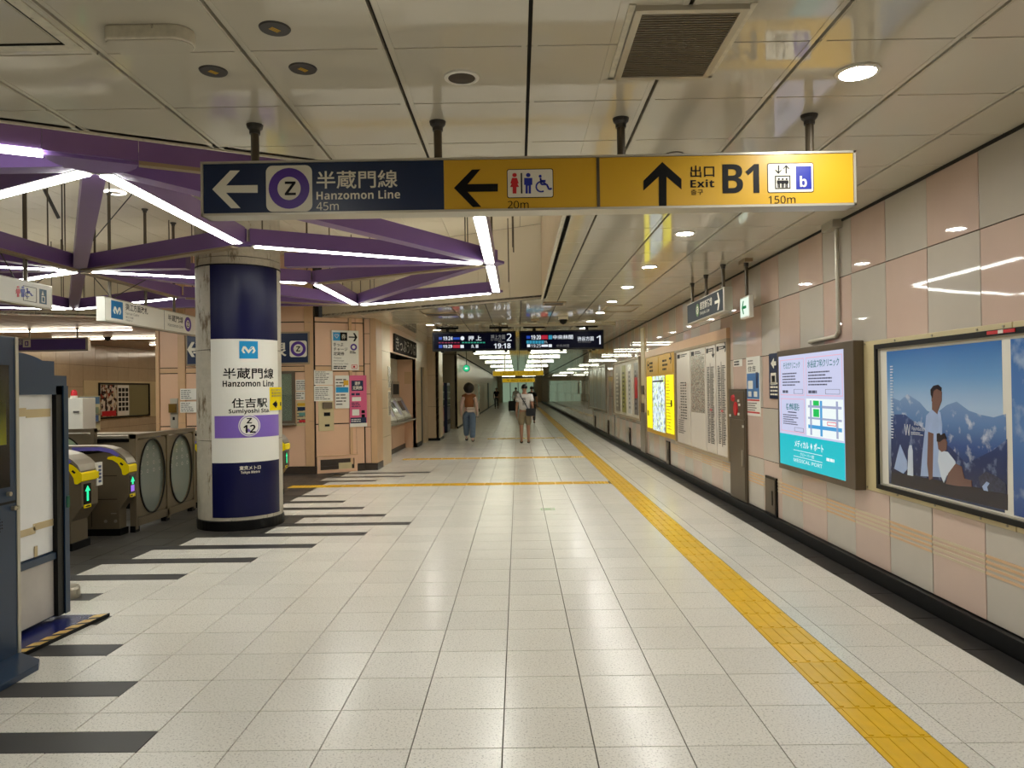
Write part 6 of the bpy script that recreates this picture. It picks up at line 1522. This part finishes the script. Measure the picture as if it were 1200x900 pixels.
# ================================================================== PEOPLE
def skin_mesh(name, verts, edges, radii, m, parent, sub=1, root=0):
    me = bpy.data.meshes.new(name); me.from_pydata(verts, edges, []); me.materials.append(m)
    o = link(name, me, parent)
    md = o.modifiers.new('skin', 'SKIN'); md.use_smooth_shade = True
    for i, r in enumerate(radii):
        sv = me.skin_vertices[0].data[i]; sv.radius = (r, r) if not isinstance(r, tuple) else r; sv.use_root = (i == root)
    s = o.modifiers.new('sub', 'SUBSURF'); s.levels = sub; s.render_levels = sub
    return o
def person(label, loc, rz, h, outfit, arm=(.0, .0), stride=.16, bag=None, seed=0):
    """standing/walking figure, facing +Y before rz; outfit: dict of materials"""
    k = h / 1.72; t = thing('person', label, 'person', loc, 'people walking in the corridor'); t.rotation_euler = (0, 0, 0)
    cr, sr = math.cos(rz), math.sin(rz)
    def W(p): x, y, z = p[0] * k, p[1] * k, p[2] * k; return (loc[0] + x * cr - y * sr, loc[1] + x * sr + y * cr, loc[2] + z)
    V, Ed, R = [], [], []
    def add(p, r, prev=None):
        V.append(W(p)); R.append(r * k if not isinstance(r, tuple) else (r[0] * k, r[1] * k)); i = len(V) - 1
        if prev is not None: Ed.append((prev, i))
        return i
    pelvis = add((0, 0, .95), (.14, .10)); waist = add((0, .01, 1.08), (.125, .09), pelvis); chest = add((0, .01, 1.26), (.155, .105), waist); nb = add((0, 0, 1.41), (.075, .065), chest)
    neck = add((0, .012, 1.49), .05, nb); jaw = add((0, .03, 1.555), (.058, .065), neck); mid = add((0, .02, 1.625), (.072, .088), jaw); top = add((0, .01, 1.69), (.055, .065), mid)
    legs, arms = {}, {}
    for s in (-1, 1):
        st = stride * s
        hip = add((.095 * s, 0, .90), .088, pelvis); kn = add((.10 * s, st * .55 + .03, .50), .058, hip); an = add((.10 * s, st, .09 + (.05 if s < 0 else 0)), .038, kn); to = add((.105 * s, st + .15, .035), (.038, .03), an); legs[s] = (hip, kn, an, to)
        sh = add((.165 * s, 0, 1.385), .058, nb); el = add((.225 * s, -st * .5 - .02, 1.11), .042, sh); wr_ = add((.235 * s, -st * .7 + .07 + arm[0 if s < 0 else 1], .88), .029, el); arms[s] = (sh, el, wr_)
        pw = V[wr_]; base = ((.235 * s), -st * .7 + .07 + arm[0 if s < 0 else 1], .88)
        palm = add((base[0], base[1] + .02, base[2] - .06), (.022, .036), wr_)
        for fi, (dy, ln) in enumerate(((-.028, .07), (-.010, .082), (.010, .078), (.027, .062))):
            a = add((base[0] - .004 * s, base[1] + .02 + dy, base[2] - .10), .0085, palm); b_ = add((base[0] - .012 * s, base[1] + .025 + dy, base[2] - .10 - ln * .5), .008, a); add((base[0] - .026 * s, base[1] + .03 + dy, base[2] - .10 - ln), .007, b_)
        th = add((base[0] - .012 * s, base[1] + .055, base[2] - .065), .010, palm); add((base[0] - .02 * s, base[1] + .07, base[2] - .10), .008, th)
    body = skin_mesh('body', V, Ed, R, outfit['skin'], t)
    def garment(name, chain, m, grow, sub=1):
        vs, es, rs = [], [], []
        idx = {}
        for a, b_, fa, fb in chain:            # portion fa..fb of bone a-b
            pa, pb = Vector(V[a]), Vector(V[b_]); ra, rb = R[a], R[b_]
            ra = ra if isinstance(ra, tuple) else (ra, ra); rb = rb if isinstance(rb, tuple) else (rb, rb)
            ids = []
            for f_ in (fa, fb):
                key = a if f_ == 0 else (b_ if f_ == 1 else (a, b_, f_))
                if key not in idx:
                    idx[key] = len(vs); vs.append(tuple(pa.lerp(pb, f_))); rs.append(tuple(ra[i] + (rb[i] - ra[i]) * f_ + grow * k for i in (0, 1)))
                ids.append(idx[key])
            es.append(tuple(ids))
        return skin_mesh(name, vs, es, rs, m, t, sub)
    top_ch = [(pelvis, waist, 0, 1), (waist, chest, 0, 1), (chest, nb, 0, 1)]
    for s in (-1, 1): top_ch += [(nb, arms[s][0], 0, 1), (arms[s][0], arms[s][1], 0, outfit.get('sleeve', .6))]
    garment('shirt', top_ch, outfit['top'], outfit.get('loose', .018))
    if 'long' in outfit:
        for s in (-1, 1): garment('sleeve', [(arms[s][0], arms[s][1], .3, 1), (arms[s][1], arms[s][2], 0, .9)], outfit['long'], .012)
    lg = [(waist, pelvis, .6, 1)]
    for s in (-1, 1):
        hip, kn, an, to = legs[s]; lg += [(pelvis, hip, 0, 1)]
        lg += [(hip, kn, 0, .95)] if outfit.get('short') else [(hip, kn, 0, 1), (kn, an, 0, .95)]
    garment('shorts' if outfit.get('short') else 'trousers', lg, outfit['legs'], outfit.get('wide', .024))
    for s in (-1, 1): garment('shoe', [(legs[s][2], legs[s][3], .25, 1)], outfit['shoe'], .012)
    # hair cap and facial features on the facing side
    hv, hf = [], []; hr = outfit.get('hair_r', (.088, .102, .095)); n, mq = 14, 8
    for j in range(mq + 1):
        ph = math.pi * j / mq * outfit.get('hair_down', .62)
        for i in range(n):
            th = 2 * math.pi * i / n; w_ = 1 + .03 * math.sin(5 * th + 3 * j)
            x, y = hr[0] * math.sin(ph) * math.cos(th) * w_, hr[1] * math.sin(ph) * math.sin(th) * w_
            z = hr[2] * math.cos(ph) * w_
            if y > hr[1] * .45 and z < .03 and not outfit.get('all_round'): z = .03
            hv.append(W((x, y + .005, 1.635 + z + outfit.get('hair_z', 0))))
    for j in range(mq):
        for i in range(n): hf.append((j * n + i, j * n + (i + 1) % n, (j + 1) * n + (i + 1) % n, (j + 1) * n + i))
    MB().add(hv, hf).build('hair', outfit['hair'], t, smooth=True)
    for s in (-1, 1):
        MB().lathe(W((.032 * s, .095, 1.625)), [(0, .009), (.008, .004), (.009, 0), (.008, -.004), (0, -.009)], 8).build('eye', M['ink'], t)
        MB().lathe(W((.078 * s, .012, 1.61)), [(0, .03), (.012, .015), (.014, 0), (.009, -.02), (0, -.03)], 8).build('ear', outfit['skin'], t)
    MB().cyl(W((0, .098, 1.625)), W((0, .122, 1.592)), .008, 8, .014).build('nose', outfit['skin'], t)
    b = MB(); p0, p1 = W((-.024, .092, 1.565)), W((.024, .092, 1.565)); b.cyl(p0, p1, .006, 8); b.build('mouth', mat('lips', (140, 80, 76), .5) if 'lips' not in bpy.data.materials else bpy.data.materials['lips'], t)
    return t, W
man, W1_ = person('person in white tee, khaki shorts and black cross-body bag walking away down the corridor', (.18, 21.0, 0), 0, 1.69, dict(skin=M['skin'], top=M['tee'], legs=M['shorts'], shoe=M['shoe'], hair=M['hair'], short=True, sleeve=.66, loose=.04, wide=.036), stride=.10)
bg = thing('shoulder_bag', 'black shoulder bag with strap worn by the person in khaki shorts', 'bag', W1_((.17, -.17, .85)))
c = Vector(W1_((.17, -.16, .93)))
MB().box(c.x - .13, c.y - .06, c.z - .11, c.x + .13, c.y + .06, c.z + .10).build('bag_body', M['bag_black'], bg, .03)
MB().box(c.x - .13, c.y - .07, c.z, c.x + .13, c.y - .055, c.z + .10).build('bag_flap', M['bag_black'], bg, .006)
strap = [W1_(p) for p in ((.10, -.19, 1.0), (0, -.165, 1.2), (-.1, -.14, 1.36), (-.13, -.03, 1.47), (-.1, .09, 1.40), (.05, .155, 1.15), (.2, .06, .98))]
MB().tube(strap, .014, 6).build('strap', M['bag_black'], bg)
f = FY(W1_((0, -.125, 0))[1]); lines(f, W1_((-.06, 0, 0))[0], W1_((0, 0, 1.12))[2], W1_((.08, 0, 0))[0], W1_((0, 0, 1.34))[2], 5, M['ink_grey'], man, .012, .5, seed=12, name='shirt_print')
wo, W2_ = person('person in brown top and wide blue jeans with big round black hair', (-1.47, 22.2, 0), 0, 1.70, dict(skin=M['pale_sleeve'], top=M['brown_top'], legs=M['denim'], shoe=M['shoe'], hair=M['hair'], long=M['pale_sleeve'], sleeve=.12, hair_r=(.165, .165, .165), hair_down=1.0, all_round=True, hair_z=.0, wide=.05), stride=-.13)
bg = thing('waist_bag', 'small cream bag worn at the hip by the person in jeans', 'bag', W2_((.06, -.16, .93)))
c = Vector(W2_((.07, -.17, .98))); MB().box(c.x - .12, c.y - .04, c.z - .075, c.x + .12, c.y + .04, c.z + .075).build('bag_body', M['bag_cream'], bg, .025); MB().box(c.x - .11, c.y - .048, c.z + .02, c.x + .11, c.y - .038, c.z + .03).build('zip', M['bag_black'], bg)
MB().tube([W2_(p) for p in ((-.05, -.16, 1.03), (-.16, 0, 1.05), (0, .14, 1.03), (.16, 0, 1.03), (.14, -.15, 1.02))], .01, 6).build('belt', M['bag_cream'], bg)
dk_ = dict(skin=M['skin'], top=M['ink'], legs=M['grey_dark'], shoe=M['shoe'], hair=M['hair'], sleeve=.6)
person('person in dark clothes half hidden behind the one in khaki shorts', (.62, 33.5, 0), 0, 1.68, dk_)
person('distant person in black beside a dark suitcase near the corridor centre', (-.15, 52, 0), 0, 1.68, dict(dk_, top=M['tee'], legs=M['ink']))
t = thing('suitcase', 'distant dark upright suitcase on the corridor floor', 'suitcase', (-.42, 51.6, 0)); MB().box(-.68, 51.5, .06, -.2, 51.8, .75).build('shell', M['bag_black'], t, .04); MB().tube([(-.55, 51.65, .75), (-.55, 51.65, 1.0), (-.33, 51.65, 1.0), (-.33, 51.65, .75)], .012, 6).build('handle', M['alu'], t)
for x in (-.62, -.26): MB().cyl((x, 51.52, .03), (x, 51.78, .03), .03, 10).build('wheel', M['black'], t)
person('distant person in dark clothes walking close to the left wall', (-1.75, 60, 0), math.pi, 1.68, dk_)
